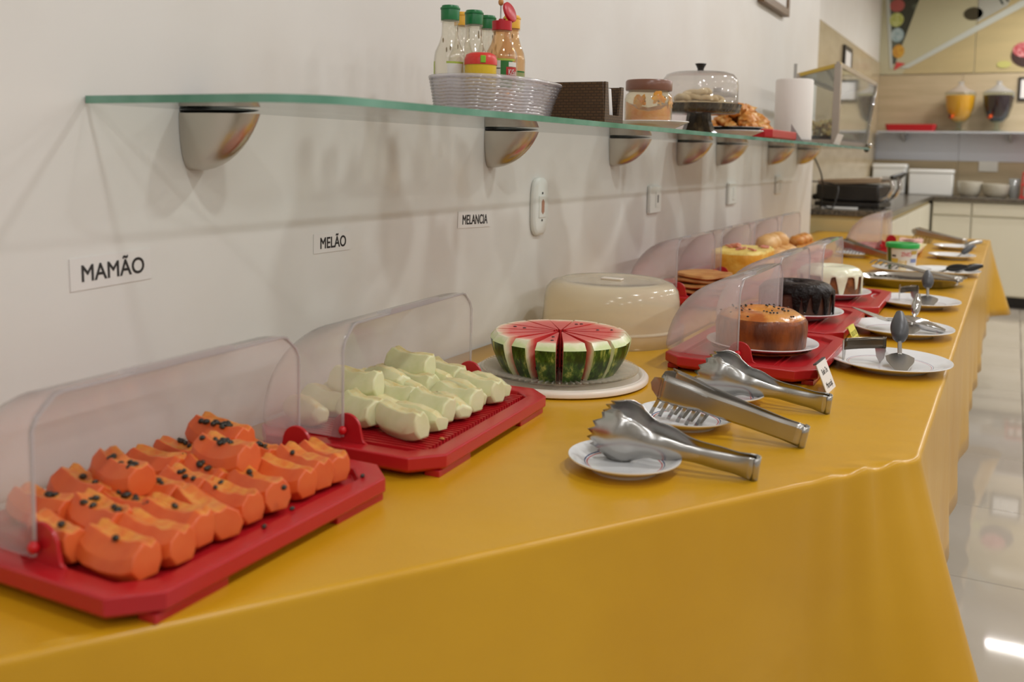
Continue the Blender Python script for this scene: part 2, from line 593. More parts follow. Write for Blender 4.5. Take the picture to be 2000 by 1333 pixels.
b = MB()
rows_ = []
for t_ in ts:
    p, n = path(t_)
    dc = abs(t_ - DL)
    df = abs(t_ - DL - LONG)
    wC = math.exp(-(dc / 0.10) ** 2)
    wF = math.exp(-(df / 0.12) ** 2)
    if dc < 0.10:          # ease the normal round the corner
        k = 0.5 + (t_ - DL) / 0.2
        n = (Vector((CY / DL, -CX / DL, 0)) * (1 - k) + Vector((1, 0, 0)) * k).normalized()
    if df < 0.06:
        k = 0.5 + (t_ - DL - LONG) / 0.12
        n = (Vector((1, 0, 0)) * (1 - k) + Vector((0, 1, 0)) * k).normalized()
    row = []
    far = t_ > DL + LONG
    for s in tops:
        q = Vector((0.006 + (max(p.x, 0.006) - 0.006) * s, p.y, TZ)) if not far else Vector((p.x, p.y - 0.35 * (1 - s), TZ))
        edge = 0.2 + 0.8 * s
        q.z += wrink(q.x, q.y) * edge * min(1.0, 6 * (1 - s) + 0.15)
        row.append(q)
    R = 0.008
    pucker = 0.004 * math.exp(-((t_ - DL + 0.10) / 0.10) ** 2) * math.sin((t_ - DL) * 95)
    for (o_, dz) in arc:
        q = p + n * (R * (o_ - 1.0)) + Vector((0, 0, TZ + R * dz))
        q += n * pucker * 0.6
        q.z += pucker * (1.0 if o_ < 0.8 else 0.5)
        row.append(q)
    for d in drops:
        k = d / 0.38
        fold = 0.010 * mnoise.noise(Vector((t_ * 2.6, 0.4, 1.7))) + 0.006 * mnoise.noise(Vector((t_ * 7, 0.2 + k * 0.5, 3.1)))
        if t_ > DL:
            fold += 0.008 * math.sin(t_ * 16 + 1.5 * math.sin(t_ * 3)) * k
        flare = 0.012 * k + 0.105 * wC * k ** 1.05 + 0.12 * wF * k ** 1.1
        # trough on the cut side of the corner flare
        flare -= 0.020 * k * math.exp(-((t_ - DL + 0.21) / 0.07) ** 2)
        q = p + n * (R * 0.08 + flare + fold * k + pucker * (1 - k)) + Vector((0, 0, TZ - 0.0105 - d))
        row.append(q)
    rows_.append(row)
b.grid(lambda i, j: rows_[int(round(i * (len(rows_) - 1)))][int(round(j * (len(rows_[0]) - 1)))], len(rows_), len(rows_[0]))
cloth = b.build('tablecloth', CLOTH, smooth=80, solid=0.0012, offset=-1)
tag(cloth, 'glossy yellow vinyl tablecloth draped over the long buffet table', 'tablecloth')


# ================================================================== wall fittings
def sign(word, y0, y1, z0, z1, size, label, tilt=0.0, sx=0.85):
    t = thing('paper_label', label, 'label', (0.0008, (y0 + y1) / 2, (z0 + z1) / 2), (PI / 2, 0, PI / 2))
    t.rotation_euler = (Matrix.Rotation(tilt, 3, 'X') @ Euler(ONWALL).to_matrix()).to_euler()
    MB().box((0, 0, 0), (y1 - y0, z1 - z0, 0.0008)).build('paper', PAPER, t)
    text('lettering', word, size, INK, t, (0.002, -0.001, 0.0006), (0, 0, 0), sx, bold=0.016)


sign('MAMÃO', 0.763, 0.885, 1.022, 1.062, 0.029, 'white paper label reading MAMÃO taped on the wall', 0.03, 0.9)
sign('MELÃO', 1.215, 1.311, 1.028, 1.060, 0.026, 'white paper label reading MELÃO taped on the wall', 0.0, 0.82)
sign('MELANCIA', 1.668, 1.803, 1.040, 1.074, 0.028, 'white paper label reading MELANCIA taped on the wall', -0.03, 0.78)

SOCK = M('socket_plastic', (230, 230, 224), 0.3)
SLOT = M('socket_slot', (176, 128, 104), 0.5)
t = thing('power_socket', 'tall round-ended white power socket right of the MELANCIA label', 'socket', (0, 2.035, 1.072))
pl = []
for k in range(24):
    a = 2 * PI * k / 24
    pl.append((0.040 * (abs(math.cos(a)) ** 0.6) * (1 if math.cos(a) > 0 else -1), 0.069 * (abs(math.sin(a)) ** 0.55) * (1 if math.sin(a) > 0 else -1)))
MB().loft([[(0.0005, x, z) for x, z in pl], [(0.008, x, z) for x, z in pl], [(0.013, x * 0.86, z * 0.9) for x, z in pl]]).build('plate', SOCK, t, bevel=0.002)
MB().box((0.0135, 0, 0), (0.003, 0.036, 0.052)).build('insert', SOCK, t, bevel=0.001)
MB().loft([[(0.0151, x, z) for x, z in ((-.007, -.012), (0, -.018), (.007, -.012), (.007, .012), (0, .018), (-.007, .012))], [(0.0158, x, z) for x, z in ((-.007, -.012), (0, -.018), (.007, -.012), (.007, .012), (0, .018), (-.007, .012))]]).build('slot', SLOT, t)
for s in (-1, 1):
    MB().lathe([(0, 0.0142), (0.0028, 0.0142), (0.0028, 0.0132), (0, 0.0132)], 10).build('screw_hole', DARK, t, loc=(0, 0, s * 0.032), rot=(0, PI / 2, 0))
for (y, z, w, lab) in ((2.852, 1.061, 0.105, 'square white switch plate with a narrow slot under the shelf'), (3.775, 1.053, 0.12, 'square white socket plate between the third and fifth brackets'), (4.625, 1.070, 0.12, 'small white switch plate nearest the end of the wall')):
    t = thing('switch_plate', lab, 'switch', (0, y, z))
    MB().box((0.006, 0, 0), (0.011, w, 0.086)).build('plate', SOCK, t, bevel=0.003)
    MB().box((0.0125, 0.012, 0.0), (0.003, 0.034, 0.05)).build('insert', SOCK, t, bevel=0.001)
    MB().box((0.0142, 0.012, 0.002), (0.001, 0.009, 0.024)).build('slot', GREYP if w < 0.11 else SOCK, t)

# shelf --------------------------------------------------------------
SZ = 1.2570
SX = 0.345


def slab_outline(x1, y0, y1, r):
    pts = [(0.002, y0), (x1 - r, y0)]
    for k in range(1, 12):
        a = -PI / 2 + (PI / 2) * k / 12
        pts.append((x1 - r + r * math.cos(a), y0 + r + r * math.sin(a)))
    pts += [(x1, y0 + r), (x1, y1), (0.002, y1)]
    return pts


def shelf(y0, y1, r, label):
    t = thing('glass_shelf', label, 'shelf', (0, 0, SZ))
    pts = slab_outline(SX, y0, y1, max(r, 0.001))
    MB().loft([[(x, y, -0.0095) for x, y in pts], [(x, y, 0) for x, y in pts]]).build('pane', SHELFG, t, smooth=30)
    # polished green edge along the near end and the front
    e = MB()
    edge = pts[:-1]
    outer = [Vector((x, y, 0)) for x, y in edge]
    vs, fs = [], []
    for i, p in enumerate(outer):
        a = outer[max(i - 1, 0)]
        c = outer[min(i + 1, len(outer) - 1)]
        tt = (c - a).normalized()
        nn = Vector((tt.y, -tt.x, 0))
        for (o_, z) in ((0.0006, -0.0093), (0.0006, -0.0002), (-0.003, -0.0002), (-0.003, -0.0093)):
            vs.append(p + nn * o_ + Vector((0, 0, z)))
    for i in range(len(outer) - 1):
        for j in range(4):
            fs.append((i * 4 + j, i * 4 + (j + 1) % 4, (i + 1) * 4 + (j + 1) % 4, (i + 1) * 4 + j))
    e.add(vs, fs)
    e.build('polished_edge', GEDGE, t, smooth=30)
    return t


shelf(0.789, 3.045, 0.085, 'long glass wall shelf with green edge and rounded corner, under the sauce bottles')
shelf(3.053, 5.12, 0.0, 'glass wall shelf carrying the display case and paper towel roll')

brk = None
for i, (y, lab) in enumerate(((0.965, 'satin metal shelf bracket closest to the rounded glass corner'), (1.802, 'satin metal shelf bracket under the sauce basket'), (2.505, 'satin metal shelf bracket under the jar'), (3.105, 'satin metal shelf bracket under the cake stand'), (3.575, 'satin metal shelf bracket under the red pastry tray'), (4.43, 'satin metal shelf bracket under the paper towel roll'), (5.30 - 0.22, 'satin metal shelf bracket at the end of the wall'))):
    t = thing('shelf_bracket', lab, 'bracket', (0, y, SZ - 0.0095), 0, 'shelf brackets')
    if brk is None:
        def quarter(rx, ry, rz, z0, sgn):
            m, n = 10, 16
            rings = []
            for k in range(m + 1):
                q = (PI / 2) * k / m * 0.985
                ring = []
                for j in range(n + 1):
                    a = -PI / 2 + PI * j / n
                    ring.append((0.001 + rx * (0.55 * math.cos(q) + 0.45 * (1 - k / m)) * math.cos(a) ** 0.9, ry * (math.cos(q) ** 0.5) * math.sin(a), z0 + sgn * rz * math.sin(q)))
                rings.append(ring)
            return MB().loft(rings)
        brk = (quarter(0.113, 0.030, 0.078, -0.0045, -1).mesh('lower_jaw', SATIN, 40), quarter(0.111, 0.029, 0.004, 0.0105, 1).mesh('upper_jaw', SATIN, 40), quarter(0.111, 0.0292, 0.004, -0.0005, -1).mesh('gasket', BLACKG, 40))
    put('lower_jaw', brk[0], t)
    put('upper_jaw', brk[1], t)
    put('gasket', brk[2], t)


# ================================================================== lidded serving trays
def octo(hx, hy, c):
    return [(-hx + c, -hy), (hx - c, -hy), (hx, -hy + c), (hx, hy - c), (hx - c, hy), (-hx + c, hy), (-hx, hy - c), (-hx, -hy + c)]


TRAYM = {}
TL, TW = 0.41, 0.295


def tray_meshes():
    hx, hy = TW / 2, TL / 2
    b = MB()
    prof = [(0.012, 0.006), (0.004, 0.010), (0.0, 0.014), (0.0, 0.029), (0.0015, 0.0305), (0.024, 0.0305), (0.027, 0.029), (0.029, 0.021)]
    rings = []
    for (ins, z) in prof:
        rings.append([(x, y, z) for x, y in octo(hx - ins, hy - ins, 0.036 - ins * 0.35)])
    b.loft(rings, True)
    for sx_ in (-1, 1):
        for (y0, y1) in ((-hy + 0.03, -hy + 0.12), (hy - 0.12, hy - 0.03)):
            b.box((sx_ * (hx - 0.018), (y0 + y1) / 2, 0.0045), (0.022, y1 - y0, 0.009))
    TRAYM['base'] = b.mesh('base', RED, 25)
    b = MB()
    for k in range(36):
        y = -hy + 0.046 + k * (TL - 0.092) / 35
        b.box((0.0, y, 0.0243), (TW - 0.075, 0.0046, 0.0062))
    TRAYM['ridges'] = b.mesh('ridges', RED, 0)
    b = MB()
    for x in (0.062, 0.072):
        b.box((x, 0, 0.0225), (0.003, TL - 0.10, 0.004))
    TRAYM['rails'] = b.mesh('rails', RED, 0)
    # hood: profile (y, r) turned a quarter round the pivot axis
    R, Y = 0.150, 0.188
    pr = [(-Y, 0.002), (-Y, R - 0.03), (-Y + 0.006, R - 0.018), (-Y + 0.024, R - 0.002), (-Y + 0.032, R), (0, R), (Y - 0.032, R), (Y - 0.024, R - 0.002), (Y - 0.006, R - 0.018), (Y, R - 0.03), (Y, 0.002)]
    n = 20
    b = MB()
    b.grid(lambda u, v: (lambda p, a: (-p[1] * math.sin(a), p[0], 0.036 + p[1] * math.cos(a)))(pr[int(round(v * (len(pr) - 1)))], u * PI / 2), n, len(pr))
    TRAYM['hood'] = b.mesh('hood', HOOD, 50)
    b = MB()
    path_ = [(0.0015, y, 0.036 + r) for (y, r) in pr]
    b.tube(path_, 0.0018, 6)
    TRAYM['hood_rim'] = b.mesh('hood_rim', HOODR, 60)
    b = MB()
    for (r0, r1) in ((R + 0.002, R + 0.007),):
        rings = []
        for k in range(5):
            a = -0.02 + 0.16 * k / 4
            rings.append([(-r * math.sin(a), y, 0.036 + r * math.cos(a)) for (r, y) in ((R - 0.001, -0.075), (r1 - 0.001 * k, -0.068), (r1 - 0.001 * k, 0.068), (R - 0.001, 0.075))])
        b.loft(rings)
    TRAYM['grip'] = b.mesh('grip', HOODR, 40)
    b = MB()
    outl = [(-0.034, 0.029), (-0.026, 0.034)]
    for k in range(13):
        a = PI - PI * k / 12
        outl.append((0.022 * math.cos(a), 0.047 + 0.022 * math.sin(a)))
    outl += [(0.026, 0.034), (0.034, 0.029)]
    b.loft([[(x, -0.0022, z) for x, z in outl], [(x, 0.0022, z) for x, z in outl]])
    TRAYM['ear'] = b.mesh('hinge_tab', RED, 35)
    TRAYM['pin'] = MB().blob((0, 0, 0), (0.006, 0.0055, 0.006), 12, 8).mesh('hinge_pin', REDD, 60)


tray_meshes()


def tray(label, x, y, rz, floorkind, hood=True):
    t = thing('serving_tray', label, 'serving tray', (x, y, TZ), rz, 'red lidded serving trays')
    put('base', TRAYM['base'], t, bevel=0.0012, seg=2)
    if floorkind == 'ridges':
        put('ridges', TRAYM['ridges'], t)['kind'] = 'stuff'
    else:
        put('rails', TRAYM['rails'], t)
    for s in (-1, 1):
        e = put('hinge_tab', TRAYM['ear'], t, (0.004, s * 0.1815, 0), bevel=0.0008, seg=1)
        put('hinge_pin', TRAYM['pin'], e, (-0.002, s * 0.008, 0.047))
    h = put('hood', TRAYM['hood'], t, solid=0.0018, offset=0)
    put('hood_rim', TRAYM['hood_rim'], h)
    put('grip', TRAYM['grip'], h)
    return t


def world_on(t, x, y, z):
    """a point given in a tray's own frame, in the world"""
    a = t.rotation_euler.z
    return (t.location.x + x * math.cos(a) - y * math.sin(a), t.location.y + x * math.sin(a) + y * math.cos(a), TZ + z)


T1 = tray('red tray with raised clear hood holding papaya, under the MAMÃO label', 0.214, 0.742, math.radians(1.0), 'rails')
T2 = tray('red ridged tray with raised clear hood holding melon pieces', 0.217, 1.185, math.radians(3.5), 'ridges')
T3 = tray('red tray with clear hood under the glazed golden cake', 0.552, 1.975, math.radians(0), 'rails')
T4 = tray('red tray with clear hood under the chocolate cake', 0.532, 2.405, math.radians(0), 'rails')
T5 = tray('red tray with clear hood under the white-iced cake', 0.552, 2.84, math.radians(1), 'rails')
T6 = tray('red tray with clear hood over browned flatbreads, by the wall', 0.185, 2.73, 0, 'rails')
T7 = tray('red tray with clear hood over the yellow cheese pie, by the wall', 0.185, 3.18, 0, 'rails')
T8 = tray('red tray with clear hood over round bread rolls, by the wall', 0.185, 3.62, 0, 'rails')
T9 = tray('red tray with clear hood over small pastries at the wall end', 0.185, 4.06, 0, 'rails')
T10 = tray('red tray with tall clear hood holding sliced ham and cheese', 0.50, 4.60, 0.0, 'rails')


# ---- papaya and melon pieces
def chunk(seed, L, W, H, topw, cup, facets=True, bulge=0.1):
    """peeled crescent of fruit: length x, skin down, hollow inner side up"""
    r = random.Random(seed)
    b = MB()
    n = 8
    rings = []
    tilt = r.uniform(-0.18, 0.18)
    for i in range(n):
        k = i / (n - 1)
        s = 2 * k - 1
        x = s * L / 2 * (1.0)
        endw = 1 - 0.34 * abs(s) ** 2.6
        hh = H * (0.80 + 0.2 * abs(s) ** 1.5 * (1 if cup else -1)) * (1 - 0.10 * (abs(s) > 0.99))
        w = W * endw * (1 + r.uniform(-0.04, 0.04))
        tw = topw * (0.62 + 0.38 * (1 - abs(s) ** 3)) * (1 + r.uniform(-0.1, 0.1))
        zl = 0.0 + 0.16 * H * abs(s) ** 3
        off = tilt * H
        j = lambda a: r.uniform(-a, a)
        ring = [(x, -w * 0.30, zl), (x, w * 0.30, zl), (x, w * 0.5, zl + H * 0.26), (x, w * 0.44 + off * 0.4, zl + hh * 0.62),
                (x, tw * 0.5 + off, hh + j(0.002)), (x, tw * 0.1 + off, hh - (0.0035 if cup else -0.002) + j(0.002)), (x, -tw * 0.5 + off, hh + j(0.002)),
                (x, -w * 0.44 + off * 0.4, zl + hh * 0.62), (x, -w * 0.5, zl + H * 0.26)]
        if abs(s) > 0.99:
            ring = [(p[0] - s * L * 0.07 * (p[2] / H), p[1], p[2]) for p in ring]
        rings.append(ring)
    m = len(rings[0])
    vs = [p for q in rings for p in q]
    for i in range(n - 1):
        for j2 in range(m):
            j3 = (j2 + 1) % m
            b.add([vs[i * m + j2], vs[i * m + j3], vs[(i + 1) * m + j3], vs[(i + 1) * m + j2]], [(0, 1, 2, 3)], 1 if j2 in (4, 5) else 0)
    b.add(rings[0], [tuple(range(m - 1, -1, -1))])
    b.add(rings[-1], [tuple(range(m))])
    return b


def scaled(b, k):
    b.v = [(v[0] * k, v[1] * k, v[2] * k) for v in b.v]
    return b


PAPM = [chunk(20 + i, 0.094, 0.047, 0.042, 0.019, True).mesh('papaya_piece', [PAPAYA, PAPIN], 18) for i in range(6)]
SEEDM = MB().blob((0, 0, 0), (0.0036, 0.0026, 0.0024), 8, 6).mesh('seed', SEED, 60)
pr_ = random.Random(5)
# (x, y, angle, seeds, lift) in tray coordinates; long axes lie mostly across the tray
ORD = ('first', 'second', 'third', 'fourth', 'fifth', 'sixth', 'seventh', 'eighth', 'ninth', 'tenth')
pap = []
ys = [-0.150, -0.112, -0.074, -0.036, 0.004, 0.044, 0.083, 0.122, 0.155]
for i, y in enumerate(ys):
    pap.append((0.062 + pr_.uniform(-0.006, 0.006), y + pr_.uniform(-0.004, 0.004), -0.20 + pr_.uniform(-0.16, 0.16), (1, 0, 2, 0, 2, 3, 0, 1, 0)[i], 0))
for i, y in enumerate([-0.158, -0.118, -0.080, -0.042, -0.002, 0.040, 0.080, 0.118]):
    pap.append((-0.018 + pr_.uniform(-0.006, 0.006), y + 0.012 + pr_.uniform(-0.004, 0.004), -0.16 + pr_.uniform(-0.16, 0.16), (2, 6, 8, 6, 4, 8, 2, 12)[i], 0))
for i, y in enumerate([-0.125, -0.08, -0.03, 0.025, 0.075, 0.12]):
    pap.append((-0.090 + pr_.uniform(-0.005, 0.005), y + 0.018, -0.12 + pr_.uniform(-0.18, 0.18), (3, 2, 3, 0, 5, 14)[i], 0))
pap += [(-0.060, -0.035, -0.25, 8, 0.020), (-0.062, 0.115, -0.1, 14, 0.022), (-0.01, 0.070, -0.2, 10, 0.018)]
for i, (x, y, a, ns, lift) in enumerate(pap):
    loc = world_on(T1, x, y, 0.0212 + lift)
    if lift:
        lab = 'seed-strewn papaya chunk propped on the others, ' + ('towards the near end', 'towards the far end by the wall', 'towards the far end, mid tray')[i - 23]
    else:
        row, k0 = (('front', 0), ('middle', 9), ('back', 17))[0 if i < 9 else (1 if i < 17 else 2)]
        lab = 'papaya chunk ' + ('with many seeds' if ns > 3 else ('with few seeds' if ns else 'without seeds')) + ', ' + ORD[i - k0] + ' from the near end of the ' + row + ' row'
    o = put('papaya_piece', PAPM[i % 6], None, loc, (pr_.uniform(-0.06, 0.06), pr_.uniform(-0.03, 0.05), a + T1.rotation_euler.z + (PI if i % 2 else 0)), bevel=0.0013)
    tag(o, lab, 'papaya', 'papaya chunks on the front tray')
    o.scale = (pr_.uniform(0.92, 1.06),) * 3
    for k in range(ns):
        sd = put('seed', SEEDM, o, (pr_.gauss(0, 0.017), pr_.uniform(-0.007, 0.007), 0.0338 + pr_.uniform(0, 0.002)), (pr_.uniform(-.5, .5), pr_.uniform(-.5, .5), pr_.uniform(0, 3)))
        sd.scale = (pr_.uniform(1.0, 1.4),) * 3
for (x, y) in ((0.127, -0.02), (0.120, 0.032), (0.118, 0.135), (0.124, 0.155), (0.095, -0.172), (0.045, -0.181), (0.02, -0.178)):
    o = put('papaya_seed', SEEDM, None, world_on(T1, x, y, 0.0328 if x > 0.118 else 0.0235), (0, 0, x * 90))
    tag(o, 'single black papaya seed lying loose on the red tray', 'seed', 'loose papaya seeds')

MELM = [chunk(50 + i, 0.094, 0.043, 0.050, 0.016, i % 2 == 0).mesh('melon_piece', [MELON, MELIN], 30) for i in range(6)]
mr = random.Random(9)
mel = []
for i, y in enumerate([-0.118, -0.074, -0.036, -0.002, 0.032, 0.066, 0.100, 0.132]):
    mel.append((0.052 + 0.006 * i / 7 + mr.uniform(-0.006, 0.006), y, -0.34 + 0.16 * mr.uniform(-1, 1), 0))
for i, y in enumerate([-0.105, -0.06, -0.02, 0.022, 0.062, 0.10, 0.14]):
    mel.append((-0.028 + mr.uniform(-0.006, 0.006), y + 0.008, -0.3 + 0.2 * mr.uniform(-1, 1), 0))
for i, y in enumerate([-0.13, -0.075, -0.02, 0.04, 0.10]):
    mel.append((-0.098 + mr.uniform(-0.004, 0.004), y, -0.2 + 0.3 * mr.uniform(-1, 1), 0))
mel += [(-0.062, 0.095, -0.25, 0.024), (-0.066, 0.03, -0.3, 0.020), (-0.07, -0.05, -0.1, 0.022)]
for i, (x, y, a, lift) in enumerate(mel):
    loc = world_on(T2, x, y, 0.0276 + lift)
    if lift:
        lab = 'pale melon slice propped on the others, ' + ('by the watermelon end', 'mid tray', 'by the papaya end')[i - 20]
    else:
        row, k0 = (('front', 0), ('middle', 8), ('back', 15))[0 if i < 8 else (1 if i < 15 else 2)]
        lab = 'pale green melon slice, ' + ORD[i - k0] + ' from the papaya end of the ' + row + ' row'
    o = put('melon_piece', MELM[i % 6], None, loc, (mr.uniform(-0.08, 0.08), mr.uniform(-0.03, 0.05), a + T2.rotation_euler.z + (PI if i % 3 == 0 else 0)), bevel=0.004, seg=3)
    o.scale = (mr.uniform(0.92, 1.08), mr.uniform(0.9, 1.1), mr.uniform(0.85, 1.02))
    tag(o, lab, 'melon', 'melon slices on the ridged tray')
o = MB().blob((0, 0, 0), (0.004, 0.0025, 0.0018), 8, 6).build('melon_seed', TAN, None, world_on(T2, 0.108, -0.108, 0.0290))
tag(o, 'single tan melon seed lying on the ridged tray', 'seed')

# ---- watermelon on its plate
WX, WY = 0.268, 1.60
t = thing('cake_carrier_base', 'round milky plastic carrier base under the glass plate of watermelon', 'carrier base', (WX, WY, TZ))
MB().lathe([(0, 0.002), (0.15, 0.002), (0.157, 0.0), (0.165, 0.004), (0.1655, 0.010), (0.162, 0.014), (0.156, 0.0145), (0.150, 0.010), (0, 0.009)], 72).build('disc', MILKB, t, smooth=50)
MB().lathe([(0.148, 0.0095), (0.1535, 0.0150), (0.1560, 0.0150), (0.1575, 0.0138)], 72).build('locking_rim', MILKB, t, smooth=50)
t = thing('glass_plate', 'ribbed clear glass plate carrying the cut watermelon', 'plate', (WX, WY, TZ + 0.0105))
MB().lathe([(0, 0.002), (0.09, 0.002), (0.10, 0.004), (0.143, 0.010), (0.1475, 0.012), (0.1475, 0.0135), (0.143, 0.013), (0.10, 0.0075), (0.09, 0.006), (0, 0.006)], 72).build('dish', clear('plate_glass', (255, 253, 248), (250, 246, 238), 0.06, 0.06, 0.02), t, smooth=50)
b = MB()
for k in range(72):
    a = 2 * PI * k / 72
    ca, sa = math.cos(a), math.sin(a)
    b.tube([(0.1 * ca, 0.1 * sa, 0.0085), (0.142 * ca, 0.142 * sa, 0.0140)], 0.0016, 5)
b.build('ribs', clear('plate_rib_glass', (254, 252, 248), (252, 250, 244), 0.25, 0.06, 0.03), t)['kind'] = 'stuff'

WH, WR = 0.072, 0.124


def wrad(z):
    return WR * math.sqrt(max(0, 1 - ((WH - z) / 0.118) ** 2))


def wedge(a0, a1, rin0, topcut):
    """vertical wedge of watermelon between angles a0..a1, skin on the outside"""
    b = MB()
    attr = []
    fr = [0.0, 0.3, 0.55, 0.72, 0.82, 0.89, 0.95, 1.0]
    zs = [0, 0.018, 0.036, 0.050, 0.060, WH]
    na = 5
    cm = (a0 + a1) / 2

    def P(a, f, z):
        rr = wrad(z)
        if z > 0.060:
            rr -= 0.011 * (z - 0.060) / (WH - 0.060)
        r_ = rin0 + (rr - rin0) * f
        return (r_ * math.cos(a), r_ * math.sin(a), z)

    def val(f, z):
        return f * (0.93 if z < 0.061 else 0.86)
    def addgrid(fn, vfn, nu, nv, mi):
        nonlocal attr
        b.grid(fn, nu, nv, mi)
        attr += [vfn(i / (nu - 1), j / (nv - 1)) for i in range(nu) for j in range(nv)]
    F = lambda u: fr[int(round(u * (len(fr) - 1)))]
    Zf = lambda u: zs[int(round(u * (len(zs) - 1)))]
    addgrid(lambda u, v: P(a0, F(u), Zf(v)), lambda u, v: val(F(u), Zf(v)), len(fr), len(zs), 0)
    addgrid(lambda u, v: P(a1, F(u), Zf(v)), lambda u, v: val(F(u), Zf(v)), len(fr), len(zs), 0)
    A = lambda v: a0 + (a1 - a0) * v
    addgrid(lambda u, v: P(A(v), F(u), WH), lambda u, v: val(F(u), WH), len(fr), na, 0)
    addgrid(lambda u, v: P(A(v), F(u), 0), lambda u, v: val(F(u), 0), len(fr), na, 0)
    addgrid(lambda u, v: P(A(v), 0, Zf(u)), lambda u, v: 0.0, len(zs), na, 0)
    addgrid(lambda u, v: P(A(v), 1.0, 0.060 * u), lambda u, v: 1.0, 6, na, 1)
    addgrid(lambda u, v: P(A(v), 1.0, 0.060 + (WH - 0.060) * u), lambda u, v: 0.96 - 0.10 * u, 4, na, 0)
    return b, attr


angs = [0, 24, 50, 76, 101, 126, 150, 176, 203, 226, 250, 271, 294, 318, 340, 360]
WSEED = MB().blob((0, 0, 0), (0.0038, 0.0014, 0.0026), 8, 6).mesh('seed', DARK, 60)
view = math.atan2(-WY, 1.0 - WX)
names = ['the one facing the plates', 'second round towards the cakes', 'towards the cakes', 'fourth round the back', 'at the back beside the clear dome', 'at the back by the wall', 'sixth round the back', 'by the wall behind the melon', 'rear of the melon tray side', 'closest to the melon tray', 'second in from the melon tray', 'just before the open front gap', 'just right of the open front gap', 'second right of the open front gap', 'third right of the open front gap']
wr_ = random.Random(3)
for i in range(len(angs) - 1):
    gp = {9: 2.5, 10: 6.0, 11: 8.0, 12: 4.0, 13: 6.0, 14: 2.5, 1: 2.0, 8: 2.0}
    a0, a1 = math.radians(angs[i] + 0.5 * gp.get(i, 1.0)), math.radians(angs[i + 1] - 0.5 * gp.get((i + 1) % 15, 1.0))
    bb, at = wedge(a0, a1, 0.006, 0)
    cm = (a0 + a1) / 2
    push = (0.006, 0.009, 0.007, 0.008, 0.006, 0.007, 0.006, 0.008, 0.007, 0.010, 0.006, 0.012, 0.009, 0.007, 0.010)[i]
    dz = wr_.uniform(0, 0.001)
    o = bb.build('watermelon_wedge', [FLESH, SKIN], None, (WX + push * math.cos(cm), WY + push * math.sin(cm), TZ + 0.0175 + dz), (0, 0, wr_.uniform(-0.02, 0.02)), smooth=30, attr=at)
    tag(o, 'red watermelon wedge with striped rind, ' + names[i], 'watermelon', 'watermelon wedges on the glass plate')
    for (a_, sgn) in ((a0, 1), (a1, -1)):
        for k in range(7 if i in (11, 12) else 3):
            r_ = wr_.uniform(0.055, 0.085)
            z_ = 0.008 + 0.058 * (k + wr_.random()) / 7.5 if i in (11, 12) else wr_.uniform(0.015, 0.06)
            put('seed', WSEED, o, (r_ * math.cos(a_), r_ * math.sin(a_), z_), (0, wr_.uniform(-0.8, 0.8), a_))
    if i in (3, 7, 11, 1):
        for k in range(2):
            r_ = wr_.uniform(0.05, 0.09)
            a_ = a0 + (a1 - a0) * wr_.uniform(0.3, 0.7)
            put('seed', WSEED, o, (r_ * math.cos(a_), r_ * math.sin(a_), WH + 0.0002), (PI / 2, 0, wr_.uniform(0, 3)))

# ---- clear dome standing behind
t = thing('carrier_dome', 'round milky plastic carrier dome standing empty behind the watermelon', 'dome', (0.196, 2.035, TZ))
MB().lathe([(0.166, 0.0), (0.166, 0.030), (0.162, 0.032), (0.158, 0.034), (0.154, 0.09), (0.150, 0.112), (0.138, 0.126), (0.118, 0.1325), (0.112, 0.131), (0.06, 0.1315), (0, 0.132)], 80).build('dome', MILK, t, smooth=50, solid=0.0018)
MB().lathe([(0.1645, 0.0285), (0.1675, 0.029), (0.1675, 0.032), (0.1645, 0.0325), (0.1645, 0.0285)], 80).build('rim_band', clear('milky_rim', (254, 248, 236), (250, 244, 232), 0.55, 0.2, 0.05), t, smooth=50)
MB().box((0, 0, 0.1345), (0.05, 0.02, 0.004)).build('grip', MILKB, t, bevel=0.0015)


# ================================================================== plates and cutlery
def plate(label, x, y, r, z=TZ, mat=None, group='white plates on the buffet', name='plate'):
    k = r / 0.118
    pr = [(0, 0.004), (0.062, 0.004), (0.068, 0.0), (0.071, 0.0), (0.074, 0.0045), (0.098, 0.0125), (0.1165, 0.0185), (0.118, 0.0195), (0.1175, 0.0212), (0.115, 0.0210), (0.097, 0.0160), (0.083, 0.0098), (0.078, 0.0085), (0, 0.0078)]
    t = MB().lathe([(a * k, h * (0.75 + 0.25 * k)) for a, h in pr], 72).build(name, mat or PORC, None, (x, y, z), smooth=60)
    return tag(t, label, 'plate', group)


plate('small white saucer with blue and red rings under the tongs closest to the table end', 0.560, 1.178, 0.0755, mat=SAUCERM, group='small saucers with tongs', name='saucer')
plate('small white saucer with blue and red rings under the toothed tongs', 0.566, 1.428, 0.0765, mat=SAUCERM, group='small saucers with tongs', name='saucer')
plate('small white saucer with blue and red rings beside the first cake tray', 0.575, 1.600, 0.0735, mat=SAUCERM, group='small saucers with tongs', name='saucer')
plate('white plate with a grey-handled cake server, closest to the white name card', 0.798, 2.040, 0.118, mat=DINNERM)
plate('white plate with two all-metal cake servers', 0.780, 2.462, 0.1175, mat=DINNERM)
plate('white plate with dark-handled servers just before the oval platter', 0.767, 2.965, 0.121, mat=DINNERM)
plate('white plate with two black-handled spoons beside the margarine tub', 0.795, 3.86, 0.118)
plate('white plate under the margarine tub', 0.645, 3.815, 0.105)
plate('small white plate with a serving fork, past the spoons', 0.780, 4.51, 0.095)
plate('small white plate farthest along the table edge', 0.766, 4.99, 0.094)
plate('small white plate under tongs between the bread trays and the ham', 0.405, 4.31, 0.075)

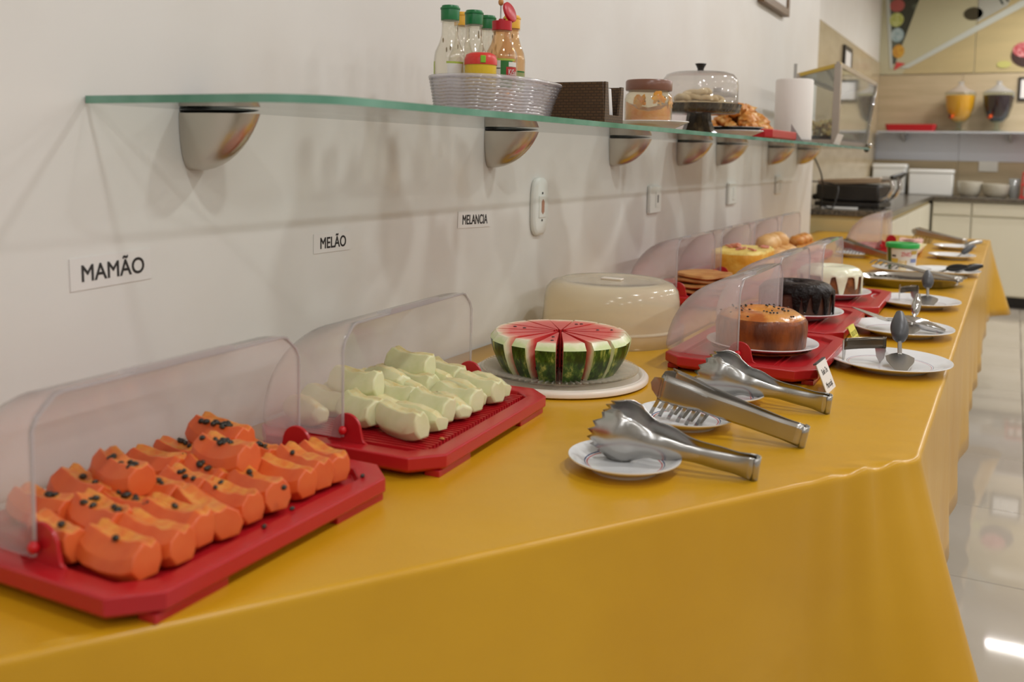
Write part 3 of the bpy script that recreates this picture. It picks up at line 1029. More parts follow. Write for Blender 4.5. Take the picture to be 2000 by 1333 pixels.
# oval steel platter with long tongs
t = thing('oval_platter', 'shallow oval steel platter with yellow reflections beside the margarine tub', 'platter', (0.708, 3.45, TZ), 0.62)
MB().lathe([(0, 0.003), (0.70, 0.003), (0.78, 0.0), (0.82, 0.004), (0.95, 0.026), (1.0, 0.030), (1.0, 0.032), (0.93, 0.029), (0.80, 0.008), (0, 0.006)], 64, sx=0.195, sy=0.112).build('dish', CHROME, t, smooth=60)


def sheet_tongs(label, x, y, kind, rz, L=0.235, tilt=0.10, z=TZ, rollx=0.0):
    """two sprung steel arms joined by a bend; local +X runs from the bend to the heads, arms part along Y, blades stand in Z"""
    t = thing('serving_tongs', label, 'tongs', (x, y, z + 0.0172), (Matrix.Rotation(rz, 3, 'Z') @ Matrix.Rotation(-tilt, 3, 'Y') @ Matrix.Rotation(rollx, 3, 'X')).to_euler(), 'steel serving tongs')

    def ip(u, tab):
        for (a, va), (c, vc) in zip(tab, tab[1:]):
            if u <= c:
                k = (u - a) / (c - a)
                k = k * k * (3 - 2 * k)
                return va + (vc - va) * k
        return tab[-1][1]
    for side in (-1, 1):
        b = MB()
        if kind == 'shell':
            wt = [(0, 0.032), (0.12, 0.026), (0.40, 0.023), (0.60, 0.036), (0.80, 0.066), (0.92, 0.074), (1, 0.068)]
            ot = [(0, 0.0075), (0.3, 0.013), (0.6, 0.026), (0.85, 0.041), (1, 0.034)]
            ct = [(0, 0.001), (0.15, 0.004), (0.5, 0.005), (0.75, 0.012), (1, 0.020)]
            nv = 13

            def fn(u, v, side=side):
                s = 2 * v - 1
                w = ip(u, wt)
                xx = u * L
                k = int(round(v * (nv - 1)))
                if u > 0.72:
                    q = (u - 0.72) / 0.28
                    xx += q * (-0.020 * s * s + (0.0042 if k % 2 else -0.0042))
                inn = ip(u, ct) * abs(s) ** 2.2
                return (xx, side * (ip(u, ot) - inn), s * w / 2 + 0.004 * u)
            b.grid(fn, 30, nv)
            b.build('arm', STEEL, t, smooth=50, solid=0.0012, offset=0)
        else:
            ot = [(0, 0.0085), (0.3, 0.013), (0.7, 0.022), (1, 0.028)]
            wt = [(0, 0.033), (0.15, 0.030), (0.65, 0.033), (0.85, 0.040), (1, 0.042)]

            def fn(u, v, side=side):
                s = 2 * v - 1
                w = ip(u, wt)
                inn = 0.006 * max(0, abs(s) - 0.72) / 0.28 * (1 if u < 0.7 or s > 0 else 0.2)
                return (u * L, side * (ip(u, ot) - inn), s * w / 2 + 0.006 * u)
            b.grid(fn, 24, 15)
            arm = b.build('arm', STEEL, t, smooth=50, solid=0.0012, offset=0)
            for k in range(6):
                ux = L * (0.66 + 0.065 * k)
                oy = side * (ip(ux / L, ot))
                pts = [(ux, oy, -0.013), (ux + 0.003, oy, -0.024), (ux + 0.007, oy - side * 0.004, -0.034), (ux + 0.010, oy - side * 0.010, -0.042)]
                q = MB()
                q.loft([[(px - 0.0028, py - 0.0008, pz), (px + 0.0028, py - 0.0008, pz), (px + 0.0028, py + 0.0008, pz), (px - 0.0028, py + 0.0008, pz)] for px, py, pz in pts])
                q.build('tine', STEEL, arm, smooth=40)
            q = MB()
            pts = [(L, 0.022), (L + 0.012, 0.018), (L + 0.016, 0.008), (L + 0.012, -0.002), (L, -0.010)]
            oy = side * ip(1.0, ot)
            q.loft([[(px, oy - side * 0.004 * (i not in (0, 4)), pz), (px, oy - side * 0.004 * (i not in (0, 4)) + 0.0012, pz)] + [(L - 0.004, oy + 0.0012, pz), (L - 0.004, oy, pz)] for i, (px, pz) in enumerate(pts)])
            q.build('tip', STEEL, arm, smooth=40)
    r0 = 0.0075 if kind == 'shell' else 0.0085
    w0 = 0.032 if kind == 'shell' else 0.033
    b = MB()
    b.grid(lambda u, v: (-r0 * math.sin(u * PI) * 0.9, -r0 * math.cos(u * PI), (2 * v - 1) * w0 / 2), 12, 4)
    b.build('spring_bend', STEEL, t, smooth=60, solid=0.0012, offset=0)
    return t


sheet_tongs('scalloped steel tongs resting on the saucer closest to the table end', 0.722, 1.222, 'shell', PI + 0.10, 0.215, 0.13, rollx=-0.14)
sheet_tongs('steel tongs with comb-like teeth resting on the middle saucer', 0.748, 1.402, 'comb', PI - 0.02, 0.215, 0.20)
sheet_tongs('scalloped steel tongs reaching in front of the first cake tray', 0.748, 1.612, 'shell', PI - 0.02, 0.215, 0.13, rollx=-0.14)
sheet_tongs('long steel tongs lying across the oval platter', 0.86, 3.36, 'comb', PI - 0.30, 0.27, 0.05, TZ + 0.022, PI / 2)
sheet_tongs('steel tongs leaning on the small plate between bread and ham', 0.56, 4.21, 'comb', PI - 0.55, 0.25, 0.14)
sheet_tongs('steel tongs on the ham tray at the far end of the table', 0.80, 5.25, 'comb', PI - 0.2, 0.24, 0.14, TZ)


def server(label, x, y, rz, hmat, z, rise=0.55, group='cake servers on the plates', hl=0.10, name='cake_server', thick=1.0, pitch=0.0):
    t = thing(name, label, 'cake server', (x, y, z + 0.075 * math.sin(pitch)), (Matrix.Rotation(rz, 3, 'Z') @ Matrix.Rotation(-pitch, 3, 'Y')).to_euler(), group)
    b = MB()
    outl = [(-0.075, 0.0), (-0.060, 0.012), (-0.02, 0.026), (0.0, 0.027), (0.012, 0.016), (0.018, 0.006)]
    poly = outl + [(px, -py) for px, py in reversed(outl) if py > 0]
    b.prism(poly, 0.0, 0.0014)
    b.build('blade', STEEL, t, bevel=0.0004, seg=1)
    c, s = math.cos(rise), math.sin(rise)
    b = MB()
    b.tube([(0.012, 0, 0.0014), (0.024, 0, 0.006), (0.036 + 0.01 * c, 0, 0.014 + 0.012 * s)], 0.0042, 8)
    b.build('neck', STEEL, t)
    x0, z0 = 0.040, 0.018
    b = MB()
    pts, rs = [], []
    for k in range(9):
        u = k / 8
        pts.append((x0 + c * hl * u, 0, z0 + s * hl * u))
        rs.append((0.0085 + 0.0055 * math.sin(u * PI * 1.15) if 0 < k < 8 else 0.006) * thick)
    b.tube(pts, rs, 12)
    b.build('handle', hmat, t, smooth=60)
    return t


def cake_tongs(label, x, y, rz, z, wide=0.075, h=0.042):
    t = thing('cake_tongs', label, 'tongs', (x, y, z), rz, 'cake servers on the plates')
    MB().grid(lambda u, v: ((u - 0.5) * wide, 0.006 * math.sin(u * PI), h * 0.55 + h * 0.45 * v + 0.006 * u), 12, 4).build('bow', M('dark_steel', (92, 84, 74), 0.25, 1.0), t, smooth=60, solid=0.0012)
    for s in (-1, 1):
        b = MB()
        outl = [(0, 0.0), (0.010, 0.012), (0.014, 0.028), (0.012, 0.046), (-0.012, 0.046), (-0.014, 0.028), (-0.010, 0.012)]
        b.loft([[(s * wide / 2 - 0.0007, py, pz) for py, pz in outl], [(s * wide / 2 + 0.0007, py, pz) for py, pz in outl]])
        b.build('leaf', STEEL, t, rot=(0, 0, 0.5 * s), smooth=30)
    return t


PZ = TZ + 0.0080
cake_tongs('steel cake tongs standing on their two leaf tips beside the white card', 0.754, 2.01, 0.40, PZ, 0.082, 0.052)
server('cake server with a fat grey handle on the first large plate', 0.818, 2.030, 1.72, GREYP, PZ, 0.45, hl=0.075, thick=1.3, pitch=0.25)
server('all-metal cake server with a broad blade, on the middle large plate', 0.735, 2.45, 0.1, CHROME, PZ + 0.05, 0.05, pitch=-0.3)
server('all-metal cake server with an upright looped handle, on the middle large plate', 0.80, 2.43, 1.4, CHROME, PZ, 0.9, hl=0.055, thick=0.8, pitch=0.2)
cake_tongs('steel cake tongs on the plate before the oval platter', 0.745, 3.0, 0.5, PZ, 0.05)
server('cake server with a dark handle on the plate before the oval platter', 0.80, 2.96, 1.7, GREYP, PZ, 0.5, hl=0.06, thick=1.2, pitch=0.25)
server('black-handled spoon server closer to the margarine tub', 0.76, 3.84, -0.3, DARK, PZ, 0.2, hl=0.075)
server('black-handled spoon server closer to the table edge', 0.815, 3.84, 0.4, DARK, PZ, 0.2, hl=0.07)
server('serving fork standing on the small plate past the spoons', 0.79, 4.49, 0.8, GREYP, TZ + 0.007, 0.5, hl=0.07)
server('steel server on the plate farthest along the table edge', 0.77, 4.97, 0.3, STEEL, TZ + 0.007, 0.25, hl=0.08)


# name cards ----------------------------------------------------------
def card(label, x, y, rz, lean, w, h, mat, lines, z=TZ):
    t = thing('name_card', label, 'name card', (x, y, z), (Matrix.Rotation(rz, 3, 'Z') @ Matrix.Rotation(PI / 2 - lean, 3, 'X')).to_euler(), 'name cards')
    MB().box((0, h / 2, 0), (w, h, 0.0016)).build('face', mat, t, bevel=0.0003, seg=1)
    MB().box((0, h / 2, -0.0018), (w + 0.002, h + 0.002, 0.0018)).build('acrylic_back', GLASS, t)
    MB().box((0, h + 0.0005, -0.002), (w, 0.0025, 0.006)).build('top_edge', GREYP if mat is PAPER else mat, t)
    MB().box((0, 0.0015, -0.016), (w, 0.003, 0.030)).build('foot', GLASS, t)
    for i, (s, py) in enumerate(lines):
        text('lettering', s, 0.0155, INK if mat is PAPER else M('olive_ink', (120, 124, 40), 0.8), t, (0, h * py, 0.001), (0, 0, 0), 0.80)
    return t


card('white name card reading Bolo De Maracujá leaning at the first cake tray', 0.728, 1.782, 1.53, 0.40, 0.072, 0.056, PAPER, [('Bolo De', 0.66), ('Maracujá', 0.22)])
YEL = M('yellow_card', (226, 214, 92), 0.6)
card('yellow name card leaning at the chocolate cake tray', 0.715, 2.235, 1.53, 0.45, 0.062, 0.050, YEL, [('BOLO DE', 0.66), ('CHOCOLATE', 0.36)])

# ================================================================== cakes
CRUST = M('cake_crust', (150, 76, 22), 0.38, spec=0.4, noise=(30, (92, 42, 12), 0.4, 0.65), bump=(60, 0.8, 0.004), stretch=(1, 1, 0.4))
CTOP = M('cake_top', (214, 146, 66), 0.25, noise=(22, (176, 94, 34), 0.42, 0.62), coat=0.25, bump=(50, 0.5, 0.003))
CHOC = M('chocolate_sponge', (86, 48, 28), 0.5, noise=(60, (70, 36, 20), 0.4, 0.6), bump=(150, 0.4, 0.002))
CARR = M('brown_sponge', (112, 62, 26), 0.5, noise=(50, (150, 86, 36), 0.4, 0.65), bump=(150, 0.4, 0.002))
GANACHE = M('ganache', (22, 12, 9), 0.3, spec=0.14, bump=(90, 0.8, 0.008))
WICE = M('white_icing', (240, 234, 204), 0.2, spec=0.6, sss=0.2, bump=(60, 0.4, 0.004))


def cake_plate(x, y, label, r=0.112):
    return plate(label, x, y, r, TZ + 0.0245, group='plates under the cakes')


def ringcake(name, label, x, y, r, h, mats, seed, dome=0.010):
    t = thing(name, label, 'cake', (x, y, TZ + 0.0245 + 0.0082), 0, 'cakes on the front trays')

    def fn(q, a):
        k = 1 + 0.02 * mnoise.noise(Vector((math.cos(a) * 2.5, math.sin(a) * 2.5, seed + q.z * 18)))
        return Vector((q.x * k, q.y * k, q.z + (0.004 * mnoise.noise(Vector((q.x * 22, q.y * 22, seed))) if q.z > h * 0.8 else 0)))
    pr = [(0.012, 0), (r * 0.94, 0), (r * 0.98, 0.006), (r, h * 0.6), (r * 0.985, h * 0.88), (r * 0.93, h * 1.0), (r * 0.75, h + dome * 0.7), (r * 0.5, h + dome), (r * 0.28, h + dome * 0.3), (0.015, h - 0.012), (0.012, 0)]
    MB().lathe(pr, 56, mis=[0, 0, 0, 0, 0, 1, 1, 1, 1, 0], fn=fn).build('sponge', mats, t, smooth=60)
    return t


cake_plate(0.560, 1.958, 'white plate under the glazed golden ring cake')
ck = ringcake('golden_cake', 'golden brown glazed ring cake dotted with dark passion fruit seeds', 0.557, 1.958, 0.092, 0.064, [CRUST, CTOP], 1.0, 0.015)
cr = random.Random(4)
for k in range(46):
    a, r_ = cr.uniform(0, 2 * PI), cr.uniform(0.03, 0.088)
    z = 0.066 + (0.013 if 0.03 < r_ < 0.062 else 0.0065)
    sd = put('seed', SEEDM, ck, (r_ * math.cos(a), r_ * math.sin(a), z), (0, 0, cr.uniform(0, 3)))
    sd.scale = (0.75, 0.75, 0.7)
MB().lathe([(0.090, 0.0012), (0.100, 0.0012), (0.101, 0.0), (0.09, 0.0)], 48, fn=lambda q, a: q * (1 + 0.05 * mnoise.noise(Vector((math.cos(a) * 4, math.sin(a) * 4, 2))))).build('syrup', CRUST, ck, smooth=60)


def icing(t, r, h, mat, seed, lo, hi, nd):
    rr = random.Random(seed)
    drips = [(2 * PI * (k + rr.uniform(-0.3, 0.3)) / nd, lo + (hi - lo) * rr.random() ** 0.5, rr.uniform(0.08, 0.15)) for k in range(nd)]
    na = 96
    rows_ = []
    for k in range(na + 1):
        a = 2 * PI * k / na
        d = 0.007
        for (da, dl, w) in drips:
            x_ = (a - da + PI) % (2 * PI) - PI
            d = max(d, dl * math.exp(-(x_ / w) ** 4))
        row = []
        for (f, z) in ((0.14, h - 0.004), (0.22, h + 0.008), (0.5, h + 0.0135), (0.75, h + 0.011), (0.92, h + 0.005)):
            row.append((r * f, z))
        row.append((r * 1.00, h - 0.004))
        for q in (0.25, 0.5, 0.75, 0.93, 1.0):
            zz = h - 0.006 - d * q
            row.append((r * 1.0 + 0.0045 * (1 - 0.15 * q) if q < 1 else r * 1.0 + 0.001, max(zz, 0.002)))
        rows_.append([(p[0] * math.cos(a), p[0] * math.sin(a), p[1]) for p in row])
    b = MB()
    n2 = len(rows_[0])
    b.grid(lambda u, v: rows_[int(round(u * na))][int(round(v * (n2 - 1)))], na + 1, n2)
    return b.build('icing', mat, t, smooth=80, solid=0.002, offset=-1)


cake_plate(0.537, 2.425, 'white plate under the dripping chocolate cake')
ck = ringcake('chocolate_cake', 'dark chocolate ring cake with glossy dripping ganache', 0.535, 2.425, 0.086, 0.070, [CHOC, CHOC], 3.0, 0.006)
icing(ck, 0.0875, 0.070, GANACHE, 5, 0.035, 0.068, 17)
cake_plate(0.548, 2.845, 'white plate under the brown cake with white icing')
ck = ringcake('iced_cake', 'brown ring cake with thick white icing running down', 0.546, 2.845, 0.085, 0.070, [CARR, CTOP], 5.0, 0.006)
icing(ck, 0.0865, 0.070, WICE, 8, 0.03, 0.066, 12)

# ---- food on the wall-side trays
FZ = 0.0215
br = random.Random(21)
for k in range(4):
    o = MB().lathe([(0, 0), (0.075, 0), (0.08, 0.004), (0.078, 0.010), (0.06, 0.012), (0, 0.012)], 32, fn=lambda q, a, k=k: q + Vector((0, 0, 0.004 * mnoise.noise(Vector((q.x * 20, q.y * 20, k * 3.0)))))).build('flatbread', TAN, None, world_on(T6, 0.03 + br.uniform(-.008, .008), -0.03 + br.uniform(-.01, .01), FZ + 0.004 + k * 0.0155), smooth=60)
    tag(o, 'browned round flatbread, ' + ('lowest in the stack', 'second from the bottom of the stack', 'third from the bottom of the stack', 'topmost of the stack')[k], 'flatbread', 'stack of flatbreads')
BERRY = M('red_jelly', (170, 24, 36), 0.25)
for k in range(2):
    o = MB().blob((0, 0, 0), (0.016, 0.016, 0.012), 14, 9, 0.1, k).build('tomato_slice', BERRY, None, world_on(T6, 0.05 - 0.03 * k, 0.10 + 0.02 * k, FZ + 0.0135), smooth=60)
    tag(o, 'red tomato piece beside the flatbreads, ' + ('nearer the table front', 'nearer the wall')[k], 'tomato', 'tomato pieces')
PIE = M('cheese_pie', (226, 158, 34), 0.5, noise=(24, (240, 196, 80), 0.45, 0.68), bump=(70, 0.6, 0.004))
PIET = M('pie_crust_edge', (246, 222, 130), 0.5, noise=(40, (230, 190, 90), 0.4, 0.7), bump=(60, 0.5, 0.004))
HAM = M('ham', (206, 116, 100), 0.4, noise=(40, (226, 160, 140), 0.4, 0.7))
t = thing('cheese_pie', 'tall yellow cheese pie topped with ham bits, under the hood by the wall', 'pie', world_on(T7, 0.025, 0.0, FZ))
b = MB()
rings = []
for (z, s) in ((0, 0.98), (0.03, 1.0), (0.065, 1.0), (0.084, 0.99), (0.092, 0.95)):
    ring = []
    for k in range(40):
        a = 2 * PI * k / 40
        ca, sa = math.cos(a), math.sin(a)
        q = Vector((0.085 * s * abs(ca) ** 0.5 * (1 if ca > 0 else -1), 0.155 * s * abs(sa) ** 0.5 * (1 if sa > 0 else -1), z))
        q *= 1 + 0.02 * mnoise.noise(q * 40)
        q.z = z + (0.006 * mnoise.noise(Vector((a * 4, 0, 2))) if z > 0.08 else 0)
        ring.append(q)
    rings.append(ring)
b.loft(rings)
b.m = [0] * len(b.m)
for i in range(3 * 40, 4 * 40):
    b.m[i] = 1
b.m[-1] = 1
b.build('filling', [PIE, PIET], t, smooth=60)
for k in range(9):
    MB().box((0, 0, 0), (0.024, 0.02, 0.006)).build('ham_bit', HAM, t, (br.uniform(-0.06, 0.06), br.uniform(-0.12, 0.12), 0.097), (br.uniform(-.3, .3), br.uniform(-.3, .3), br.uniform(0, 3)), bevel=0.001)
BUN = M('bread_roll', (222, 168, 100), 0.45, noise=(14, (236, 196, 136), 0.4, 0.7), bump=(40, 0.2, 0.002))
rolls = [(0.06, -0.12, 0), (0.05, -0.04, 0), (0.06, 0.05, 0), (0.05, 0.13, 0), (-0.03, -0.09, 0), (-0.03, 0.0, 0), (-0.03, 0.09, 0), (0.02, -0.08, 1), (0.015, 0.01, 1), (0.02, 0.10, 1)]
for i, (x, y, lv) in enumerate(rolls):
    o = MB().blob((0, 0, 0), (0.040, 0.046, 0.034), 18, 12, 0.12, i).build('bread_roll', BUN, None, world_on(T8, x, y, FZ + 0.033 + lv * 0.046), (0, 0, br.uniform(0, 3)), smooth=70)
    tag(o, 'pale golden bread roll ' + ('on top, ' + ORD[i - 7] + ' from the cheese pie' if lv else ('in the front lower row, ' + ORD[i] if i < 4 else 'in the back lower row, ' + ORD[i - 4]) + ' from the cheese pie'), 'bread roll', 'bread rolls under the hood')
for i, (x, y, lv) in enumerate([(0.07, -0.12, 0), (0.07, -0.05, 0), (0.07, 0.03, 0), (0.07, 0.11, 0), (0.0, -0.09, 0), (0.0, 0.0, 0), (0.0, 0.09, 0), (0.04, -0.06, 1), (0.04, 0.03, 1), (0.04, 0.10, 1)]):
    o = MB().blob((0, 0, 0), (0.032, 0.034, 0.024), 14, 9, 0.2, i + 40).build('small_pastry', CROISS, None, world_on(T9, x, y, FZ + 0.024 + lv * 0.034), (0, 0, br.uniform(0, 3)), smooth=70)
    tag(o, 'small orange-brown pastry ' + ('on top, ' + ORD[i - 7] + ' from the bread rolls' if lv else ('in the front lower row, ' + ORD[i] if i < 4 else 'in the back lower row, ' + ORD[i - 4]) + ' from the bread rolls'), 'pastry', 'pastries at the wall end')
CHEESE = M('cheese_slice', (244, 236, 190), 0.35)
for k in range(7):
    o = MB().box((0, 0, 0), (0.10, 0.10, 0.0035)).build('cheese_slice', CHEESE, None, world_on(T10, 0.085 + 0.003 * k, -0.12 + 0.018 * k, FZ + 0.003 + k * 0.0042), (0, 0.02, 0.6 + 0.05 * k), bevel=0.001)
    tag(o, 'square pale cheese slice fanned on the far red tray', 'cheese', 'cheese slices')
for k in range(7):
    o = MB().lathe([(0, 0), (0.05, 0), (0.052, 0.0018), (0.05, 0.0036), (0, 0.0036)], 24, fn=lambda q, a, k=k: q + Vector((0, 0, 0.003 * math.sin(a * 3 + k)))).build('ham_slice', M('pink_ham', (232, 190, 178), 0.4), None, world_on(T10, 0.095, 0.05 + 0.014 * k, FZ + 0.007 + k * 0.0045))
    tag(o, 'round pink ham slice folded behind the cheese', 'ham', 'ham slices')
# margarine tub
GREENL = M('green_lid', (38, 166, 70), 0.35)
TUBM = M('tub_plastic', (228, 222, 214), 0.35)
t = thing('margarine_tub', 'round printed margarine tub with a bright green lid', 'tub', (0.645, 3.815, TZ + 0.0078))
MB().lathe([(0, 0), (0.046, 0), (0.047, 0.003), (0.0545, 0.092), (0.0545, 0.096), (0, 0.096)], 48).build('pot', TUBM, t, smooth=50)
MB().lathe([(0.056, 0.088), (0.0585, 0.088), (0.0595, 0.102), (0.057, 0.1045), (0.052, 0.1045), (0.050, 0.102), (0, 0.102)], 48).build('lid', GREENL, t, smooth=50, solid=0.001)


def on_tub(name, a0, a1, z0, z1, mat, e=0.0008):
    b = MB()
    b.grid(lambda u, v: (lambda a, z: ((0.047 + 0.0075 * z / 0.092 + e) * math.cos(a), (0.047 + 0.0075 * z / 0.092 + e) * math.sin(a), z))(a0 + (a1 - a0) * u, z0 + (z1 - z0) * v), 10, 3)
    return b.build(name, mat, t, smooth=60)


va = math.atan2(-3.815, 0.355)
on_tub('green_stripe', va - 1.25, va - 0.78, 0.004, 0.088, M('dark_green_print', (66, 92, 36), 0.4))
on_tub('bread_print', va - 0.2, va + 0.35, 0.006, 0.044, M('bread_print', (206, 166, 96), 0.5, noise=(60, (236, 220, 180), 0.4, 0.6)))
on_tub('yellow_print', va - 0.75, va - 0.25, 0.034, 0.05, M('yellow_print', (216, 180, 70), 0.5))
on_tub('gold_print', va + 0.62, va + 1.2, 0.066, 0.08, M('gold_print', (196, 162, 70), 0.5))
on_tub('blue_lettering', va + 0.62, va + 1.2, 0.036, 0.05, M('blue_print', (130, 140, 180), 0.5))
on_tub('black_lettering', va - 0.7, va - 0.4, 0.056, 0.063, M('black_print', (70, 66, 60), 0.5))
aa = va + 0.28
q = text('red_lettering', 'ZNID', 0.021, M('red_print', (205, 40, 44), 0.5), t, (0.0548 * math.cos(aa), 0.0548 * math.sin(aa), 0.066), (PI / 2 - 0.08, 0, aa + PI / 2), 0.75)

# ================================================================== things on the shelf
# sauce basket
BX, BY = 0.234, 1.392
t = thing('plastic_basket', 'oval translucent white woven plastic basket holding the sauce bottles', 'basket', (BX, BY, SZ))
BASK = clear('basket_plastic', (253, 252, 254), (250, 248, 252), 0.22, 0.15, 0.05, 3.5)
BASKB = clear('basket_band', (252, 251, 254), (250, 248, 254), 0.40, 0.12, 0.08, 3.0)


def bo(h, a, e=0.0):
    a = a % (2 * PI)
    k = h / 0.057
    ax = 0.064 + 0.012 * k ** 1.3 + e
    ay = 0.132 + (0.004 * k if a > PI else 0.040 * k ** 1.5 * abs(math.sin(a)) + 0.012 * k * (1 - abs(math.sin(a)))) + e
    n_ = 2.6
    c_, s_ = math.cos(a), math.sin(a)
    rr = (abs(c_) ** n_ + abs(s_) ** n_) ** (-1 / n_)
    return (ax * rr * c_, ay * rr * s_)


b = MB()
b.grid(lambda u, v: (*bo(0.002 + 0.055 * v, u * 2 * PI), 0.002 + 0.055 * v), 65, 8)
b.add([(*bo(0.002, 2 * PI * k / 40), 0.002) for k in range(40)], [tuple(range(40))])
b.build('liner', BASK, t, smooth=60, solid=0.001)
for k in range(11):
    z = 0.005 + k * 0.0050
    b = MB()
    b.tube([(*bo(z, 2 * PI * j / 112, 0.0016 + 0.0012 * math.cos(j * PI + k * PI)), z + 0.0006 * math.sin(j * 0.7)) for j in range(112)], 0.0018, 5, True, flat=1.2)
    b.build('band', BASKB, t, smooth=60)
b = MB()
b.tube([(*bo(0.057, 2 * PI * j / 72, 0.002), 0.0575) for j in range(72)], 0.003, 8, True)
b.build('rim', BASKB, t, smooth=60)

# sauce bottles
BGL = clear('bottle_glass', (253, 252, 248), (250, 248, 240), 0.07, 0.03, 0.05, 4.0)
BGO = clear('bottle_glass_orange', (253, 240, 220), (250, 226, 190), 0.12, 0.03, 0.05, 4.0)
RESID = M('sauce_residue', (120, 96, 50), 0.6)
LABW = M('label_white', (226, 222, 214), 0.5)
LABG = M('label_green', (36, 110, 40), 0.45)
LABL = M('label_lime', (170, 190, 70), 0.5)
LABR = M('label_red', (186, 40, 40), 0.45)


def bottle(label, x, y, h, rb, capm, glass, lab=None, name='sauce_bottle', flip=False, drip=3, seed=0, bf=0.56):
    t = thing(name, label, 'sauce bottle', (x, y, SZ + 0.0035), 0 if flip else seed * 0.7, 'sauce bottles in the basket')
    nk = rb * 0.50
    hb = h - 0.020
    pr = [(0, 0), (rb * 0.9, 0), (rb, 0.004), (rb, hb * bf), (rb * 0.93, hb * (bf + 0.08)), (nk * 1.35, hb * (bf + 0.17)), (nk * 1.05, hb * (bf + 0.26)), (nk, hb), (nk * 0.9, hb)]
    MB().lathe(pr, 36).build('glass', glass, t, smooth=60, solid=0.001)
    c0 = rb * 0.60
    if not flip:
        MB().lathe([(0, hb - 0.004), (c0, hb - 0.004), (c0 * 1.02, hb + 0.014), (c0 * 0.9, hb + 0.0185), (0, hb + 0.0185)], 32).build('cap', capm, t, smooth=40)
        MB().lathe([(c0 * 1.0, hb + 0.0120), (c0 * 1.08, hb + 0.0125), (c0 * 1.08, hb + 0.0150), (c0, hb + 0.0155)], 32).build('cap_rim', capm, t, smooth=40)
    else:
        cp = MB().lathe([(0, hb - 0.004), (c0 * 1.05, hb - 0.004), (c0 * 1.05, hb + 0.011), (c0 * 0.4, hb + 0.0115), (c0 * 0.35, hb + 0.015), (0, hb + 0.015)], 32).build('cap', capm, t, smooth=40)
        a = va2 = -0.55
        MB().lathe([(0, 0), (c0 * 1.1, 0), (c0 * 1.1, 0.004), (c0 * 0.95, 0.0055), (0, 0.0045)], 28, sy=0.92).build('flip_lid', capm, cp, (0.007, 0.0095, hb + 0.026), (0.45, 1.20, 0.4), smooth=40)
    MB().lathe([(nk * 1.02, hb - 0.008), (nk * 1.22, hb - 0.007), (nk * 1.22, hb - 0.005), (nk * 1.02, hb - 0.004)], 28).build('neck_ring', glass, t, smooth=60)
    rr = random.Random(seed + 3)
    for k in range(drip):
        a = rr.uniform(-2.6, -0.2)
        z = rr.uniform(0.62, 0.95) * hb
        r_ = nk * (1.03 if z > hb * 0.84 else 1.3)
        MB().blob((0, 0, 0), (0.0008, 0.0012, 0.004), 8, 6).build('residue', RESID, t, (r_ * math.cos(a), r_ * math.sin(a), z), (0, 0, a))
    if lab:
        for (nm, a0, a1, z0, z1, mm, e) in lab:
            b = MB()
            b.grid(lambda u, v: ((rb + e) * math.cos(a0 + (a1 - a0) * u), (rb + e) * math.sin(a0 + (a1 - a0) * u), z0 + (z1 - z0) * v), 16, 3)
            lo = b.build(nm, mm, t, smooth=60)
            lo.rotation_euler.z = 0 if flip else -seed * 0.7
    return t


VA = math.atan2(-1.35, 0.75)      # direction towards the camera
GRN = M('green_cap', (22, 112, 58), 0.35)
YLC = M('yellow_cap', (236, 178, 52), 0.4)
RDC = M('red_cap', (190, 26, 40), 0.35)
PATCH = [('label', VA - 0.1, VA + 1.1, 0.040, 0.074, LABW, 0.0006), ('label_border', VA - 0.16, VA + 1.1, 0.0740, 0.0770, LABL, 0.0007), ('label_side', VA - 1.5, VA - 1.15, 0.044, 0.078, LABL, 0.0006)]
bottle('clear sauce bottle with green cap at the near end of the basket', 0.205, 1.294, 0.166, 0.0240, GRN, BGL, PATCH, seed=1, drip=5)
bottle('sauce bottle with yellow cap between the two front green caps', 0.150, 1.424, 0.176, 0.0235, YLC, BGL, None, seed=2, drip=2)
bottle('clear sauce bottle with green cap behind the mustard', 0.215, 1.351, 0.166, 0.0240, GRN, BGL, None, seed=3, drip=4)
bottle('stained sauce bottle with green cap next to the red cap', 0.175, 1.467, 0.175, 0.0235, GRN, BGL, None, seed=4, drip=8)
KIS = [('label', VA - 1.3, VA - 0.05, 0.044, 0.088, LABW, 0.0006), ('label_band', VA - 0.05, VA + 0.75, 0.044, 0.088, LABG, 0.0006), ('label_border', VA - 1.3, VA + 0.95, 0.0882, 0.0912, LABL, 0.0007), ('badge', VA + 0.30, VA + 1.10, 0.058, 0.0778, LABR, 0.0010), ('badge_top', VA + 0.46, VA + 1.1, 0.0785, 0.086, LABW, 0.0009), ('label_line', VA - 1.3, VA - 0.06, 0.0745, 0.076, INK, 0.0009)]
kb = bottle('orange-stained sauce bottle with open red flip cap and green label', 0.235, 1.409, 0.163, 0.0262, RDC, BGO, KIS, flip=True, seed=5, drip=4, bf=0.645)
ka = VA + 0.70
text('lettering', 'KiSa', 0.0135, LABW, kb, (0.0278 * math.cos(ka), 0.0278 * math.sin(ka), 0.0690), (PI / 2, 0, ka + PI / 2), 0.72)
bottle('orange-stained sauce bottle with yellow cap at the far end', 0.205, 1.500, 0.178, 0.0245, YLC, BGO, [('label', VA + 0.1, VA + 1.2, 0.044, 0.078, M('olive_label', (150, 156, 96), 0.5), 0.0006), ('label_border', VA + 0.1, VA + 1.2, 0.0775, 0.080, LABG, 0.0008)], seed=6, drip=2, bf=0.62)
t = thing('mustard_bottle', 'yellow squeeze bottle with a red domed lid at the basket front', 'sauce bottle', (0.258, 1.300, SZ + 0.0095), 0, 'sauce bottles in the basket')
